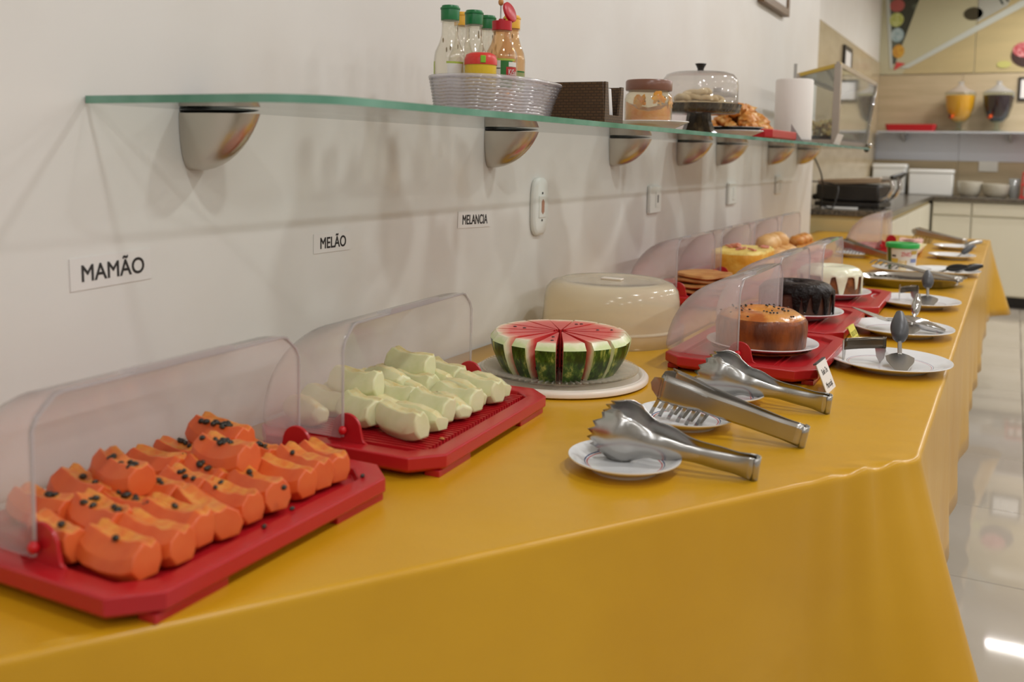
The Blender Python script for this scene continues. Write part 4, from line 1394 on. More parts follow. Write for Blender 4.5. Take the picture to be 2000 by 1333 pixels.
MB().lathe([(0, 0), (0.021, 0), (0.0235, 0.003), (0.0245, 0.06), (0.0245, 0.066), (0, 0.066)], 36).build('body', M('mustard_yellow', (226, 190, 40), 0.35, sss=0.2), t, smooth=50)
ld = MB().lathe([(0, 0.066), (0.0255, 0.066), (0.0255, 0.074), (0.023, 0.0815), (0.017, 0.0845), (0, 0.085)], 36).build('lid', M('mustard_lid', (214, 54, 44), 0.35), t, smooth=50)
MB().box((0.0255 * math.cos(VA + 0.15), 0.0255 * math.sin(VA + 0.15), 0.0735), (0.003, 0.008, 0.011), (0, 0, VA + 0.15)).build('lime_tab', M('lime_tab', (130, 190, 40), 0.4), ld, bevel=0.0008)
MB().tube([(-0.004, 0.002, 0.156), (-0.0045, 0.003, 0.183)], 0.0012, 6).build('drip_stick', STEEL, kb)
MB().blob((-0.0045, 0.003, 0.186), (0.0045, 0.0045, 0.006), 10, 8).build('stick_tip', TAN, kb, smooth=60)

# napkin holder
NX0, NX1, NY0, NY1, NH = 0.212, 0.338, 1.615, 1.705, 0.073
t = thing('napkin_holder', 'dark brown woven-look plastic napkin holder with an open front', 'napkin holder', ((NX0 + NX1) / 2, (NY0 + NY1) / 2, SZ))
nt, N, L = nodes_of(BROWNW)
_tc = N.new('ShaderNodeTexCoord'); _w = N.new('ShaderNodeTexBrick')
_w.inputs['Scale'].default_value = 1.0; _w.inputs['Brick Width'].default_value = 0.011; _w.inputs['Row Height'].default_value = 0.0052; _w.inputs['Mortar Size'].default_value = 0.0012
_w.inputs['Color1'].default_value = srgb(98, 72, 44); _w.inputs['Color2'].default_value = srgb(84, 60, 36); _w.inputs['Mortar'].default_value = srgb(66, 48, 29)
_mp = N.new('ShaderNodeMapping'); _mp.inputs['Rotation'].default_value = (PI / 2, 0, 0.0)
_sx = N.new('ShaderNodeSeparateXYZ'); _ad = N.new('ShaderNodeMath'); _cx = N.new('ShaderNodeCombineXYZ')
L.new(_tc.outputs['Object'], _sx.inputs[0]); L.new(_sx.outputs[0], _ad.inputs[0]); L.new(_sx.outputs[1], _ad.inputs[1])
L.new(_ad.outputs[0], _cx.inputs[0]); L.new(_sx.outputs[2], _cx.inputs[1])
L.new(_cx.outputs[0], _w.inputs['Vector']); L.new(_w.outputs['Color'], N['Principled BSDF'].inputs['Base Color'])
_bp = N.new('ShaderNodeBump'); _bp.inputs['Strength'].default_value = 0.9; _bp.inputs['Distance'].default_value = 0.002; _bp.invert = True
L.new(_w.outputs['Fac'], _bp.inputs['Height']); L.new(_bp.outputs[0], N['Principled BSDF'].inputs['Normal'])
hx, hy = (NX1 - NX0) / 2, (NY1 - NY0) / 2
# each long wall is a panel; the front and back have a tapered notch
for (nm, yy) in (('near_panel', -hy), ('far_panel', hy)):
    hh = NH if yy < 0 else NH * 0.93
    b = MB()
    b.loft([[(-hx, yy - 0.002, 0), (hx, yy - 0.002, 0), (hx - 0.004, yy - 0.002, hh), (-hx + 0.004, yy - 0.002, hh)], [(-hx, yy + 0.002, 0), (hx, yy + 0.002, 0), (hx - 0.004, yy + 0.002, hh), (-hx + 0.004, yy + 0.002, hh)]])
    b.build(nm, BROWNW, t, bevel=0.0015)
for (nm, xx) in (('notched_front', hx - 0.002), ('notched_back', -hx + 0.002)):
    prof = [(-hy, 0), (hy, 0), (hy, NH * 0.93), (hy - 0.012, NH * 0.93), (hy - 0.022, 0.014), (-hy + 0.022, 0.014), (-hy + 0.012, NH), (-hy, NH)]
    b = MB()
    b.loft([[(xx - 0.002, y, z) for y, z in prof], [(xx + 0.002, y, z) for y, z in prof]])
    b.build(nm, BROWNW, t, smooth=0)
MB().box((0, 0, 0.002), (2 * hx - 0.004, 2 * hy - 0.004, 0.003)).build('bottom', BROWNW, t)
NAP = M('napkin_paper', (238, 236, 234), 0.8)
for k in range(7):
    o = MB().box((0, 0, 0), (0.108, 0.0055, 0.056)).build('napkin', NAP, None, ((NX0 + NX1) / 2, NY0 + 0.012 + k * 0.0072, SZ + 0.036), (0.10 + 0.02 * k, 0, 0.01 * (k % 3 - 1)), bevel=0.002)
    tag(o, 'folded white paper napkin standing in the brown holder', 'napkin', 'napkins in the holder')

# jar of orange preserve on a plate
JX, JY = 0.255, 2.075
plate('small white plate under the jar of orange preserve', JX + 0.005, JY + 0.02, 0.082, SZ, group='plates on the shelf')
t = thing('preserve_jar', 'squat glass jar of orange preserve with a brown screw lid', 'jar', (JX, JY, SZ + 0.0068))
JG = clear('jar_glass', (254, 252, 244), (250, 244, 226), 0.12, 0.05, 0.06)
MB().lathe([(0, 0.001), (0.048, 0.001), (0.0525, 0.006), (0.0535, 0.06), (0.051, 0.070), (0.045, 0.076), (0.045, 0.082)], 48).build('glass', JG, t, smooth=60, solid=0.0015)
ORG = M('orange_preserve', (232, 142, 32), 0.35, noise=(40, (240, 176, 70), 0.4, 0.7), sss=0.3)


def jarfill(q, a):
    if q.z > 0.03:
        q = q + Vector((0, 0, 0.012 * math.sin((a - VA) * 2.0 - 1.3) + 0.004 * mnoise.noise(Vector((math.cos(a) * 4, math.sin(a) * 4, 1)))))
    return q


MB().lathe([(0, 0.003), (0.046, 0.003), (0.0500, 0.008), (0.0508, 0.044), (0.045, 0.040), (0, 0.034)], 48, fn=jarfill).build('preserve', ORG, t, smooth=60)
for (a, z, s) in ((VA + 0.28, 0.062, 0.013), (VA - 0.55, 0.055, 0.012), (VA + 1.1, 0.054, 0.014)):
    MB().blob((0, 0, 0), (0.0012, s, s * 0.9), 20, 14, 1.1, z * 100 + a).build('smear', ORG, t, (0.0512 * math.cos(a), 0.0512 * math.sin(a), z), (0, 0, a), smooth=60)
MB().lathe([(0, 0.080), (0.0515, 0.080), (0.0525, 0.082), (0.0525, 0.100), (0.050, 0.1035), (0, 0.1035)], 48).build('lid', M('brown_lid', (126, 84, 66), 0.3), t, smooth=40)

# cake stand with domed lid and biscuits
KX, KY = 0.215, 2.60
SMOKE = M('smoked_plastic', (62, 52, 40), 0.18, spec=0.6, coat=0.5, noise=(60, (110, 94, 70), 0.5, 0.7), stretch=(1, 1, 0.3))
t = thing('cake_stand', 'smoky brown cut-plastic cake stand on a flared foot', 'cake stand', (KX, KY, SZ))
MB().lathe([(0, 0.002), (0.052, 0), (0.055, 0.003), (0.046, 0.014), (0.036, 0.040), (0.034, 0.056), (0.05, 0.058), (0, 0.058)], 12).build('foot', SMOKE, t, smooth=20)
MB().lathe([(0, 0.058), (0.095, 0.058), (0.106, 0.062), (0.112, 0.072), (0.113, 0.085), (0.110, 0.085), (0.105, 0.072), (0, 0.070)], 72).build('dish', SMOKE, t, smooth=40)
b = MB()
for k in range(60):
    a = 2 * PI * k / 60
    a2 = a + 0.09
    b.tube([(0.1075 * math.cos(a), 0.1075 * math.sin(a), 0.0625), (0.1142 * math.cos(a2), 0.1142 * math.sin(a2), 0.084)], 0.0016, 5)
b.build('fluting', SMOKE, t)['kind'] = 'stuff'
t = thing('cake_dome', 'clear plastic dome with a black knob over the biscuits', 'dome', (KX, KY, SZ + 0.072))
CD = clear('dome_plastic', (253, 252, 251), (246, 244, 242), 0.09, 0.04, 0.06)
MB().lathe([(0.104, 0.0), (0.104, 0.062), (0.101, 0.080), (0.092, 0.093), (0.075, 0.099), (0.03, 0.1025), (0, 0.103)], 72).build('bell', CD, t, smooth=60, solid=0.0014)
MB().lathe([(0, 0.103), (0.009, 0.103), (0.0085, 0.110), (0.014, 0.121), (0.0155, 0.1235), (0.0150, 0.1245), (0, 0.1245)], 28).build('knob', DARK, t, smooth=40)
cr2 = random.Random(8)
RING = MB().tube([(0.017 * math.cos(2 * PI * k / 16), 0.017 * math.sin(2 * PI * k / 16), 0) for k in range(16)], 0.0085, 9, True).mesh('ring_biscuit', COOKIE, 70)
for k in range(26):
    lv = 0 if k < 14 else (1 if k < 22 else 2)
    rr = (0.074, 0.05, 0.024)[lv] * (1 if k % 3 else 0.55)
    a = k * 2.4
    o = put('ring_biscuit', RING, None, (KX + rr * math.cos(a), KY + rr * math.sin(a), SZ + 0.0805 + lv * 0.0165), (cr2.uniform(-0.5, 0.5) if lv else cr2.uniform(-.1, .1), cr2.uniform(-0.5, 0.5) if lv else 0, cr2.uniform(0, 3)))
    tag(o, 'pale ring biscuit ' + ('lying on the floor of the cake stand', 'in the second layer under the dome', 'at the top of the heap under the dome')[lv], 'biscuit', 'ring biscuits under the dome')

# white plate with a steel lid rim, croissants on a red tray
plate('white plate under the steel dish beside the cake stand foot', 0.262, 2.80, 0.085, SZ, group='plates on the shelf')
t = thing('steel_dish', 'shallow steel dish on the shelf plate beside the cake stand', 'dish', (0.262, 2.80, SZ + 0.0066))
MB().lathe([(0, 0.002), (0.05, 0.002), (0.056, 0.0), (0.06, 0.003), (0.078, 0.018), (0.088, 0.021), (0.088, 0.0225), (0.076, 0.020), (0.057, 0.006), (0, 0.005)], 48).build('dish', CHROME, t, smooth=60)
t = thing('shelf_tray', 'shallow red tray under the heap of golden pastries on the shelf', 'tray', (0.185, 3.18, SZ))
b = MB()
b.loft([[(x, y, z) for x, y in octo(0.145 - i, 0.20 - i, 0.02)] for (i, z) in ((0.006, 0.0005), (0.0, 0.006), (0.0, 0.028), (0.002, 0.03), (0.014, 0.03), (0.016, 0.028), (0.018, 0.010))])
b.build('base', RED, t, smooth=25, bevel=0.001, seg=1)
for k in range(24):
    lv = 0 if k < 12 else (1 if k < 20 else 2)
    kk = (k, k - 12, k - 20)[lv]
    x = (0.245, 0.185, 0.12)[kk % 3] if lv == 0 else ((0.225, 0.15)[kk % 2] if lv == 1 else 0.19)
    y = 3.06 + (kk // 3) * 0.062 if lv == 0 else (3.08 + (kk // 2) * 0.06 if lv == 1 else 3.08 + kk * 0.05)
    o = MB().blob((0, 0, 0), (0.036, 0.026, 0.022), 18, 12, 0.55, k + 90, freq=2.4).build('pastry_puff', CROISS, None, (x, y, SZ + 0.031 + lv * 0.031), (cr2.uniform(-.4, .4), cr2.uniform(-.4, .4), cr2.uniform(0, 6)), smooth=70)
    if lv == 0:
        lab = 'golden pastry puff at the bottom of the heap, ' + ('front', 'middle', 'wall')[kk % 3] + ' row, ' + ORD[kk // 3] + ' from the cake stand'
    elif lv == 1:
        lab = 'golden pastry puff in the second layer, ' + ('front', 'wall')[kk % 2] + ' side, ' + ORD[kk // 2] + ' from the cake stand'
    else:
        lab = 'golden pastry puff on top of the heap, ' + ORD[kk] + ' from the cake stand'
    tag(o, lab, 'pastry', 'pastry puffs on the shelf tray')
t = thing('clear_canister', 'clear square plastic canister with a grey lid behind the golden pastries', 'canister', (0.075, 3.30, SZ + 0.0))
MB().loft([[(x, y, z) for x, y in octo(s, s, 0.012)] for (s, z) in ((0.054, 0.001), (0.056, 0.15))]).build('box', CD, t, smooth=30)
MB().loft([[(x, y, z) for x, y in octo(s, s, 0.012)] for (s, z) in ((0.060, 0.150), (0.060, 0.160), (0.04, 0.166))]).build('lid', clear('grey_clear', (226, 226, 226), (190, 190, 190), 0.4, 0.1), t, smooth=30)
MB().lathe([(0, 0.166), (0.013, 0.166), (0.015, 0.180), (0, 0.181)], 20).build('lid_knob', M('light_grey', (170, 168, 168), 0.4), t)
t.location.x = 0.066

# paper towel roll
t = thing('paper_towel_roll', 'standing white paper towel roll on a steel rod', 'paper towel', (0.268, 3.60, SZ))
MB().lathe([(0, 0.0), (0.075, 0.0), (0.075, 0.006), (0, 0.008)], 40).build('stand_base', STEEL, t, smooth=40)
MB().lathe([(0.012, 0.008), (0.066, 0.008), (0.067, 0.012), (0.067, 0.222), (0.063, 0.228), (0.02, 0.229), (0.018, 0.22)], 48).build('roll', M('tissue', (232, 226, 220), 0.85, bump=(60, 0.15, 0.002)), t, smooth=40)
MB().tube([(0, 0, 0.006), (0, 0, 0.285)], 0.006, 10).build('rod', STEEL, t)
t = thing('folded_card', 'slanted grey folded card at the foot of the paper towel roll', 'card', (0.315, 3.44, SZ), 0.2)
MB().loft([[(-0.02, -0.07, 0.0005), (0.02, -0.07, 0.0005), (-0.02, -0.07, 0.06)], [(-0.02, 0.09, 0.0005), (0.02, 0.09, 0.0005), (-0.02, 0.09, 0.002)]]).build('sheet', M('grey_card', (150, 148, 146), 0.5), t, smooth=20)

# glass display case at the shelf end
t = thing('display_case', 'tall framed glass display case at the end of the shelf', 'display case', (0, 0, SZ))
CF = M('case_frame', (176, 166, 156), 0.3, 0.7)
cx0, cx1, cy0, cy1b, cy1t, ch = 0.15, 0.335, 4.18, 5.08, 5.36, 0.335
bh = ch - 0.045      # the roof falls towards the wall


def bar(name, p, q, w, d, m=CF):
    P_, Q_ = Vector(p), Vector(q)
    dirv = (Q_ - P_).normalized()
    refv = Vector((1, 0, 0)) if abs(dirv.x) < 0.9 else Vector((0, 0, 1))
    a_ = dirv.cross(refv).normalized()
    b_ = dirv.cross(a_).normalized()
    ring = [(-w, -d), (w, -d), (w, d), (-w, d)]
    MB().loft([[c_ + a_ * u + b_ * v for u, v in ring] for c_ in (P_, Q_)]).build(name, m, t, bevel=0.001, seg=1)


bar('front_post', (cx1 - 0.012, cy0 + 0.012, 0.001), (cx1 - 0.012, cy0 + 0.012, ch), 0.014, 0.014)
bar('front_post', (cx1 - 0.01, cy1b, 0.012), (cx1 - 0.01, cy1t, ch), 0.010, 0.010, CHROME)
bar('back_post', (cx0 + 0.01, cy0 + 0.01, 0.001), (cx0 + 0.01, cy0 + 0.01, bh), 0.009, 0.009)
bar('back_post', (cx0 + 0.01, cy1b, 0.012), (cx0 + 0.01, cy1t, bh), 0.009, 0.009)
bar('top_rail', (cx1 - 0.012, cy0, ch), (cx1 - 0.012, cy1t, ch), 0.010, 0.008)
bar('top_rail', (cx0 + 0.01, cy0, bh), (cx0 + 0.01, cy1t, bh), 0.008, 0.008)
bar('top_rail', (cx0, cy0 + 0.01, bh), (cx1, cy0 + 0.01, ch), 0.008, 0.008, M('brass_rail', (196, 168, 84), 0.35, 0.7))
bar('top_rail', (cx0, cy1t, bh), (cx1, cy1t, ch), 0.008, 0.008)
bar('bottom_rail', (cx1 - 0.012, cy0, 0.012), (cx1 - 0.012, cy1b, 0.012), 0.010, 0.006)
bar('bottom_rail', (cx0, cy0 + 0.01, 0.012), (cx1, cy0 + 0.01, 0.012), 0.008, 0.011)
MB().loft([[(cx1 - 0.010, y, z) for y, z in ((cy0 + 0.02, 0.02), (cy1b, 0.02), (cy1t, ch), (cy0 + 0.02, ch))], [(cx1 - 0.006, y, z) for y, z in ((cy0 + 0.02, 0.02), (cy1b, 0.02), (cy1t, ch), (cy0 + 0.02, ch))]]).build('front_pane', CASEG, t)
MB().loft([[(x, y, z) for x, z in ((cx0 + 0.02, 0.02), (cx1 - 0.02, 0.02), (cx1 - 0.02, ch - 0.005), (cx0 + 0.02, bh - 0.005))] for y in (cy0 + 0.008, cy0 + 0.012)]).build('side_pane', CASEG, t)
MB().box(((cx0 + cx1) / 2, (cy0 + cy1b) / 2, 0.006), (cx1 - cx0 - 0.02, cy1b - cy0 - 0.02, 0.008)).build('floor_panel', CF, t)
MB().box(((cx0 + cx1) / 2, (cy0 + cy1t) / 2, (ch + bh) / 2), (cx1 - cx0 - 0.03, cy1t - cy0 - 0.03, 0.004), (0, -math.atan2(ch - bh, cx1 - cx0), 0)).build('top_pane', CASEG, t)
for (dx, dz) in ((0, 0.012), (-0.028, 0.012), (-0.014, -0.01)):
    MB().blob((0, 0, 0), (0.013, 0.013, 0.013), 12, 8).build('corner_knob', CHROME if dz > 0 else DARK, t, (cx1 + 0.012 + dx, cy1b + 0.01, dz), smooth=60)
t = thing('snack_tub', 'dark-bottomed tub of yellow snacks inside the display case', 'tub', (0.235, 4.38, SZ + 0.011))
MB().loft([[(x, y, z) for x, y in octo(s, s, 0.01)] for (s, z) in ((0.050, 0.0), (0.055, 0.03))]).build('tray', DARK, t, smooth=30)
POP = M('popcorn', (236, 208, 140), 0.6, noise=(60, (214, 160, 70), 0.45, 0.65))
b = MB()
for k in range(70):
    b.blob((cr2.uniform(-0.045, 0.045), cr2.uniform(-0.045, 0.045), 0.035 + cr2.random() ** 1.4 * 0.06), (0.011, 0.011, 0.010), 7, 5, 0.4, k)
b.build('snacks', POP, t, smooth=60)['kind'] = 'stuff'
for k in range(8):
    o = MB().blob((0, 0, 0), (0.031, 0.042, 0.026), 12, 8, 0.15, k + 70).build('cheese_bun', M('cheese_bun', (226, 206, 160), 0.55), None, (0.215 + 0.065 * (k % 2), 4.56 + 0.095 * (k // 2), SZ + 0.037), smooth=60)
    tag(o, 'pale cheese bun lying inside the glass display case', 'bun', 'buns in the display case')
t = thing('price_tag', 'small white price tag leaning on the display case', 'tag', (0.338, 4.14, SZ), (0.35, 0.2, 0.6))
MB().box((0, 0, 0.024), (0.026, 0.002, 0.046)).build('paper', PAPER, t, bevel=0.0005, seg=1)
MB().box((0, 0.004, 0.003), (0.026, 0.008, 0.003)).build('foot', PAPER, t)

# framed pictures
FRAMEB = M('brown_frame', (112, 84, 52), 0.4)
FRAMED = M('dark_frame', (44, 36, 28), 0.4)


def frame(label, c, w, h, fm, normal='x', d=0.03, bw=0.035, name='picture_frame'):
    t = thing(name, label, 'picture', c, (PI / 2, 0, PI / 2) if normal == 'x' else (PI / 2, 0, 0))
    MB().box((0, 0, d * 0.4), (w - bw, h - bw, d * 0.6)).build('picture', PAPER, t)
    for s in (-1, 1):
        MB().box((s * (w / 2 - bw / 2), 0, d / 2), (bw, h, d)).build('frame_side', fm, t, bevel=0.002)
        MB().box((0, s * (h / 2 - bw / 2), d / 2), (w - 2 * bw, bw, d)).build('frame_rail', fm, t, bevel=0.002)
    return t


frame('brown wooden picture frame high on the white wall', (0.001, 4.33, 2.10), 0.50, 0.50, FRAMEB)
frame('small dark picture frame on the recessed tiled wall', (-0.1375, 7.35, 1.83), 0.34, 0.36, FRAMED, d=0.02, bw=0.03)
frame('small black picture frame on the far tiled wall', (1.10, 9.2875, 1.825), 0.24, 0.20, FRAMED, 'y', 0.02, 0.02)

# ================================================================== far end of the room
# counter leg along the recess, then the counter along the far wall
CZ = 0.905
t = thing('side_counter', 'cream side counter with granite top at the end of the buffet table', 'counter', (0, 0, 0))
MB().box((0.125, 7.50, 0.435), (0.49, 3.44, 0.87)).build('carcass', CREAMP, t, bevel=0.003)
MB().box((0.125, 5.774, 0.44), (0.47, 0.012, 0.82)).build('end_panel', CREAMP, t, bevel=0.003)
for k in range(3):
    MB().box((0.376, 6.35 + k * 1.0, 0.48), (0.018, 0.97, 0.72)).build('door', CABW, t, bevel=0.003)
wt_ = MB().prism([(-0.135, 5.76), (0.395, 5.76), (0.395, 8.73), (4.9, 8.73), (4.9, 9.285), (-0.135, 9.285)], 0.8705, CZ).build('granite_worktop', GRANITE, None, bevel=0.003)
tag(wt_, 'speckled granite worktop running along the far wall', 'worktop')
cabl = ['left of the door gap', 'second along the far wall', 'third along the far wall', 'fourth along the far wall', 'last along the far wall']
for k in range(5):
    x0 = 0.40 if k == 0 else 0.70 + (k - 1) * 0.9
    x1 = 0.70 + k * 0.9
    t = thing('base_cabinet', 'cream base cabinet under the granite, ' + cabl[k], 'cabinet', ((x0 + x1) / 2, 9.0, 0), 0, 'base cabinets along the far wall')
    w = x1 - x0
    MB().box((0, 0.02, 0.484), (w - 0.002, 0.50, 0.772)).build('body', CABW, t)
    MB().box((0, -0.238, 0.805), (w - 0.012, 0.018, 0.10)).build('top_rail', CABW, t, bevel=0.003)
    MB().box((0, -0.238, 0.425), (w - 0.012, 0.018, 0.63)).build('door', CABW, t, bevel=0.003)
    MB().box((0, 0.06, 0.05), (w - 0.002, 0.40, 0.096)).build('plinth', DARK, t)

# far shelf and the drink dispensers
t = thing('far_shelf', 'pale glass shelf on the far wall under the drink dispensers', 'shelf', (0, 9.13, 1.445))
MB().box((2.0, 0, 0), (4.2, 0.30, 0.014)).build('pane', M('pale_shelf', (190, 194, 200), 0.15), t, bevel=0.002)
for x in (0.1, 0.95, 1.9, 2.9, 3.9):
    MB().loft([[(x - 0.012, 0.148, z) for z in (-0.08, -0.008)] + [(x - 0.012, -0.06, -0.008)], [(x + 0.012, 0.148, z) for z in (-0.08, -0.008)] + [(x + 0.012, -0.06, -0.008)]]).build('bracket', SATIN, t)
SHZ = 1.452
for (x, liq, lab) in ((0.545, M('orange_juice', (240, 168, 40), 0.3, sss=0.3), 'goblet drink dispenser full of orange juice'), (0.838, M('grape_juice', (44, 18, 34), 0.2), 'goblet drink dispenser full of dark purple juice')):
    t = thing('drink_dispenser', lab, 'dispenser', (x, 9.13, SHZ), 0, 'drink dispensers on the far shelf')
    MB().lathe([(0, 0.0), (0.085, 0.0), (0.088, 0.006), (0.03, 0.018), (0.016, 0.04), (0.02, 0.075), (0.05, 0.09), (0.085, 0.13), (0.112, 0.22), (0.120, 0.31), (0.122, 0.335)], 40).build('goblet', GLASS, t, smooth=60, solid=0.002)
    MB().lathe([(0, 0.088), (0.048, 0.093), (0.082, 0.132), (0.109, 0.22), (0.117, 0.31), (0, 0.31)], 40).build('juice', liq, t, smooth=60)
    MB().lathe([(0.122, 0.336), (0.112, 0.346), (0.07, 0.365), (0.035, 0.39), (0.02, 0.405), (0.024, 0.43), (0.0, 0.435)], 36).build('lid', clear('dispenser_lid', (240, 240, 240), (226, 226, 226), 0.5, 0.08), t, smooth=60)
    tp = MB().tube([(-0.05, -0.075, 0.13), (-0.065, -0.11, 0.125)], 0.016, 10).build('tap', M('orange_tap', (224, 92, 40), 0.35), t)
    MB().box((-0.068, -0.118, 0.135), (0.012, 0.012, 0.04)).build('tap_lever', DARK, tp)
t = thing('far_tray', 'long red tray lying on the far glass shelf', 'tray', (0.165, 9.13, SHZ))
b = MB()
b.loft([[(x, y, z) for x, y in octo(0.205 - i, 0.10 - i, 0.02)] for (i, z) in ((0.012, 0.0), (0.0, 0.05), (0.0, 0.062), (0.008, 0.062), (0.014, 0.02))])
b.build('base', RED, t, smooth=25)

# crockery on the far counter
BOWL = M('bowl_ceramic', (208, 202, 186), 0.3)
for (x, y, r, h, lab) in ((0.665, 9.02, 0.098, 0.125, 'tall cream bowl on the far counter next to the white boxes'), (0.865, 9.0, 0.108, 0.11, 'wide cream bowl on the far counter next to the red rack')):
    t = MB().lathe([(0, 0.004), (r * 0.6, 0.0), (r * 0.66, 0.004), (r * 0.9, h * 0.3), (r, h), (r * 0.95, h), (r * 0.85, h * 0.35), (0, 0.012)], 36).build('bowl', BOWL, None, (x, y, CZ), smooth=60)
    tag(t, lab, 'bowl', 'bowls on the far counter')
WBOX = M('white_box', (232, 232, 228), 0.4)
for (x, y, z, w, d, h, lab) in ((0.36, 9.06, CZ, 0.36, 0.24, 0.22, 'white box on the far counter behind the sandwich press'), (0.02, 9.08, CZ, 0.28, 0.24, 0.26, 'larger white box in the counter corner'), (-0.02, 8.72, CZ, 0.22, 0.25, 0.14, 'low white box in the counter corner')):
    t = thing('white_container', lab, 'box', (x, y, z), 0, 'white boxes on the counter')
    MB().box((0, 0, h * 0.42), (w * 0.96, d * 0.96, h * 0.84)).build('body', WBOX, t, bevel=0.008)
    MB().box((0, 0, h * 0.92), (w, d, h * 0.16)).build('lid', WBOX, t, bevel=0.01)
t = thing('glass_tumbler', 'clear tumbler on the far counter between bowl and red rack', 'glass', (1.0, 9.02, CZ))
MB().lathe([(0, 0.001), (0.035, 0.001), (0.042, 0.16)], 28).build('body', clear('far_glass', (230, 232, 230), (210, 212, 210), 0.3, 0.05), t, smooth=60, solid=0.002)
t = thing('red_rack', 'two-tier red rack of small white cups at the photo edge', 'rack', (1.19, 9.0, CZ))
REDR = M('rack_red', (206, 40, 48), 0.35)
for z in (0.006, 0.112, 0.208):
    MB().box((0, 0, z), (0.30 - z * 0.15, 0.18, 0.012)).build('tier', REDR, t, bevel=0.003)
for sx_ in (-1, 1):
    for sy_ in (-1, 1):
        MB().tube([(sx_ * 0.135, sy_ * 0.08, 0.004), (sx_ * 0.128, sy_ * 0.08, 0.21)], 0.005, 8).build('post', REDR, t)
for z in (0.0125, 0.1185):
    for k in range(4):
        o = MB().lathe([(0, 0.0), (0.020, 0.0), (0.027, 0.07), (0.025, 0.07), (0.018, 0.004), (0, 0.004)], 20).build('cup', PORC, None, (1.19 - 0.095 + 0.063 * k, 8.96, CZ + z), smooth=60)
        tag(o, 'small white cup on the ' + ('lower' if z < 0.05 else 'upper') + ' tier of the red rack', 'cup', 'cups in the red rack')
t = thing('wall_outlet', 'pale double outlet plate on the far wall above the bowls', 'outlet', (0.79, 9.2875, 1.16))
MB().box((0, -0.005, 0), (0.15, 0.01, 0.09)).build('plate', SOCK, t, bevel=0.003)
for s in (-1, 1):
    MB().lathe([(0, 0.012), (0.022, 0.012), (0.022, 0.009), (0, 0.009)], 20).build('insert', SOCK, t, (s * 0.035, 0, 0), (PI / 2, 0, 0))

# sandwich press
t = thing('sandwich_press', 'black electric sandwich press with chrome handles on the side counter', 'sandwich press', (0.13, 6.15, CZ), -0.12)
MB().box((0, 0, 0.022), (0.38, 0.30, 0.030)).build('base', DARK, t, bevel=0.006)
MB().box((0, 0.0, 0.092), (0.37, 0.29, 0.10)).build('body', DARK, t, bevel=0.012)
MB().box((0.0, 0.02, 0.160), (0.37, 0.27, 0.035), (0, -0.06, 0)).build('lid', M('press_top', (176, 156, 134), 0.3, 0.6), t, bevel=0.006)
for s in (-1, 1):
    MB().tube([(0.175, s * 0.09, 0.05), (0.225, s * 0.09, 0.075), (0.250, s * 0.09, 0.125), (0.240, s * 0.09, 0.185), (0.19, s * 0.09, 0.18)], 0.015, 10).build('handle', CHROME, t, smooth=60)
MB().tube([(0.245, -0.11, 0.19), (0.29, 0.0, 0.215), (0.245, 0.11, 0.19)], 0.012, 10).build('grip', DARK, t, smooth=60)
MB().blob((-0.20, -0.10, 0.06), (0.02, 0.02, 0.02), 14, 10).build('dial', DARK, t, smooth=60)
for (x, y) in ((-0.15, -0.12), (0.15, -0.12), (-0.15, 0.12), (0.15, 0.12)):
    MB().lathe([(0, 0), (0.012, 0), (0.012, 0.008), (0, 0.008)], 12).build('foot', GREYP, t, (x, y, 0))
t = thing('power_cable', 'black cord looping from the wall down to the sandwich press', 'cord', (0, 0, 0))
pc = []
pts = [(0.006, 5.515, 1.20), (0.02, 5.60, 1.14), (0.02, 5.70, 1.08), (0.02, 5.75, 1.0), (-0.0, 5.80, 0.94), (0.02, 5.84, 0.915), (0.06, 5.86, 0.913), (0.075, 5.90, 0.98), (0.07, 5.95, 1.03), (0.03, 5.98, 1.05), (-0.04, 5.95, 1.06), (-0.12, 5.9, 1.06)]
for i in range(len(pts) - 1):
    p0, p1, p2, p3 = (Vector(pts[max(0, i - 1)]), Vector(pts[i]), Vector(pts[i + 1]), Vector(pts[min(len(pts) - 1, i + 2)]))
    for k in range(5):
        u = k / 5
        pc.append(0.5 * ((2 * p1) + (-p0 + p2) * u + (2 * p0 - 5 * p1 + 4 * p2 - p3) * u * u + (-p0 + 3 * p1 - 3 * p2 + p3) * u ** 3))
pc.append(Vector(pts[-1]))
MB().tube(pc, 0.0045, 8).build('cable', DARK, t, smooth=60)
MB().box((-0.115, 5.90, 1.06), (0.03, 0.03, 0.03)).build('plug', M('plug_orange', (216, 140, 70), 0.5), t, bevel=0.004)
t = thing('corner_outlet', 'white outlet plate on the recessed wall with a plug in it', 'outlet', (-0.1375, 5.93, 1.07))
MB().box((0.005, 0, 0), (0.010, 0.08, 0.12)).build('plate', SOCK, t, bevel=0.003)
MB().box((0.011, 0, 0.0), (0.003, 0.04, 0.05)).build('insert', SOCK, t)
t = thing('napkin_sheet', 'flat white tray liner on the side counter by the cord', 'liner', (0.09, 5.93, CZ), 0.1)
MB().box((0, 0, 0.004), (0.2, 0.13, 0.008)).build('sheet', WBOX, t, bevel=0.002)

# mural of coloured glass above the far tiles
t = thing('wall_mural', 'pale glossy wall mural with diagonal bands and printed fruit above the far tiles', 'mural', (0, 9.28, 0))
MUR = M('mural_ground', (190, 184, 152), 0.1, spec=0.6)
MURT = M('mural_tan', (190, 172, 128), 0.12, noise=(3, (182, 166, 124), 0.4, 0.6), stretch=(0.4, 1, 3))
BAND = M('mural_band', (196, 200, 192), 0.12)


def flat(name, pts, y0, y1, m):
    MB().loft([[(x, y0, z) for x, z in pts], [(x, y1, z) for x, z in pts]]).build(name, m, t)


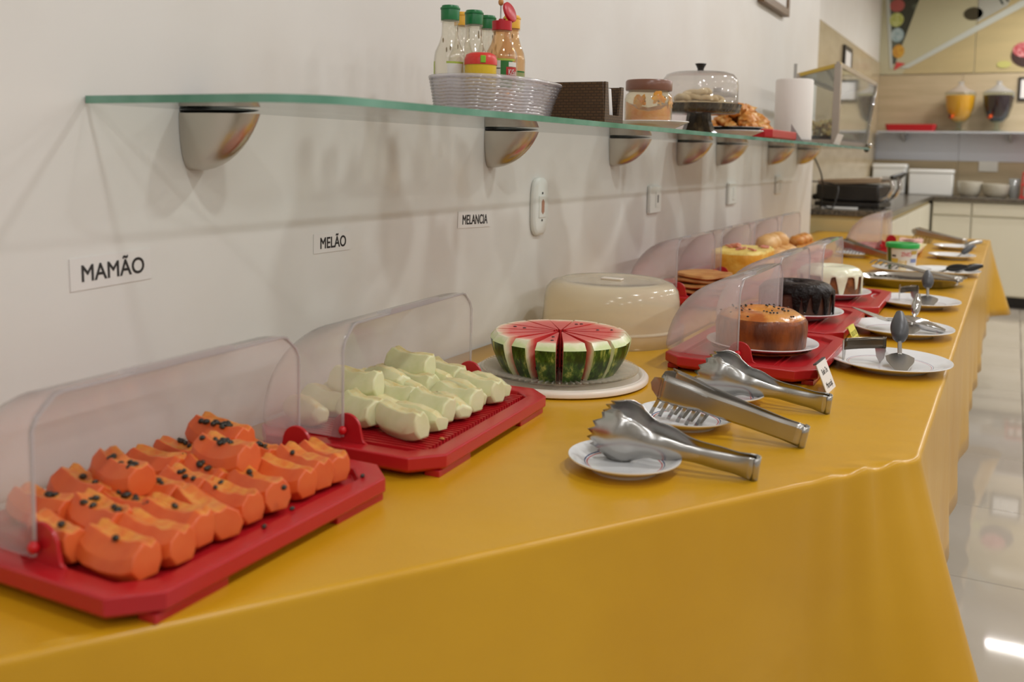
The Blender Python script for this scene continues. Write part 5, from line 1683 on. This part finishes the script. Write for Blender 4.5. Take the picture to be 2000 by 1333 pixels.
flat('panel', [(-0.149, 1.966), (0.63, 1.966), (0.63, 2.79), (-0.149, 2.79)], -0.0, 0.019, MUR)
flat('panel', [(0.634, 1.966), (1.9, 1.966), (1.9, 2.79), (0.634, 2.79)], -0.0, 0.019, MURT)
flat('tan_triangle', [(0.05, 1.968), (0.628, 1.968), (0.628, 2.31), (0.09, 2.03)], -0.003, -0.0005, MURT)
flat('diagonal_band', [(0.03, 2.02), (0.10, 2.02), (1.05, 2.555), (1.05, 2.62)], -0.007, -0.0035, BAND)
flat('dark_strip', [(-0.105, 2.72), (0.19, 2.72), (-0.012, 2.06), (-0.045, 2.06)], -0.003, -0.0005, M('mural_dark', (58, 60, 48), 0.15, noise=(6, (120, 126, 108), 0.5, 0.7)))
flat('pale_strip', [(-0.135, 2.79), (-0.10, 2.79), (-0.03, 2.02), (-0.05, 2.02)], -0.005, -0.0031, BAND)
flat('red_corner', [(-0.02, 2.0), (0.075, 2.06), (0.0, 2.075)], -0.009, -0.0075, M('mural_red', (206, 66, 62), 0.15))


def disc(name, x, z, rx, rz, m, y=-0.006):
    flat(name, [(x + rx * math.cos(2 * PI * k / 28), z + rz * math.sin(2 * PI * k / 28)) for k in range(28)], y, y + 0.002, m)


disc('tomato_print', -0.02, 2.575, 0.062, 0.055, M('print_tomato', (176, 90, 84), 0.2))
disc('lime_print', -0.02, 2.45, 0.06, 0.062, M('print_lime', (176, 180, 90), 0.2, noise=(30, (196, 200, 130), 0.4, 0.6)))
disc('blue_print', -0.006, 2.315, 0.055, 0.062, M('print_blue', (150, 172, 176), 0.2, noise=(30, (180, 196, 196), 0.4, 0.6)))
disc('orange_print', 0.01, 2.17, 0.05, 0.06, M('print_orange', (212, 164, 60), 0.2, noise=(30, (196, 140, 50), 0.4, 0.6)))
disc('dark_fruit_print', 0.60, 2.475, 0.075, 0.055, M('print_dark', (64, 58, 40), 0.2))
flat('grey_leaf', [(0.635, 2.40), (0.86, 2.53), (0.92, 2.70), (0.635, 2.70)], -0.006, -0.0035, M('print_grey', (176, 176, 166), 0.2))
for k in range(3):
    flat('dark_stroke', [(0.77 + k * 0.045, 2.63), (0.785 + k * 0.045, 2.63), (0.83 + k * 0.04, 2.545 + 0.02 * k), (0.815 + k * 0.04, 2.54 + 0.02 * k)], -0.0085, -0.0065, M('print_stroke', (56, 66, 60), 0.2))
disc('fig_skin_print', 1.045, 2.11, 0.135, 0.105, M('print_fig_skin', (60, 36, 30), 0.2))
disc('fig_flesh_print', 1.02, 2.155, 0.10, 0.066, M('print_fig', (176, 70, 74), 0.2, noise=(40, (216, 150, 150), 0.45, 0.6)), -0.0085)
disc('green_fruit_print', 0.86, 2.035, 0.055, 0.03, M('print_pale_green', (190, 186, 110), 0.2))
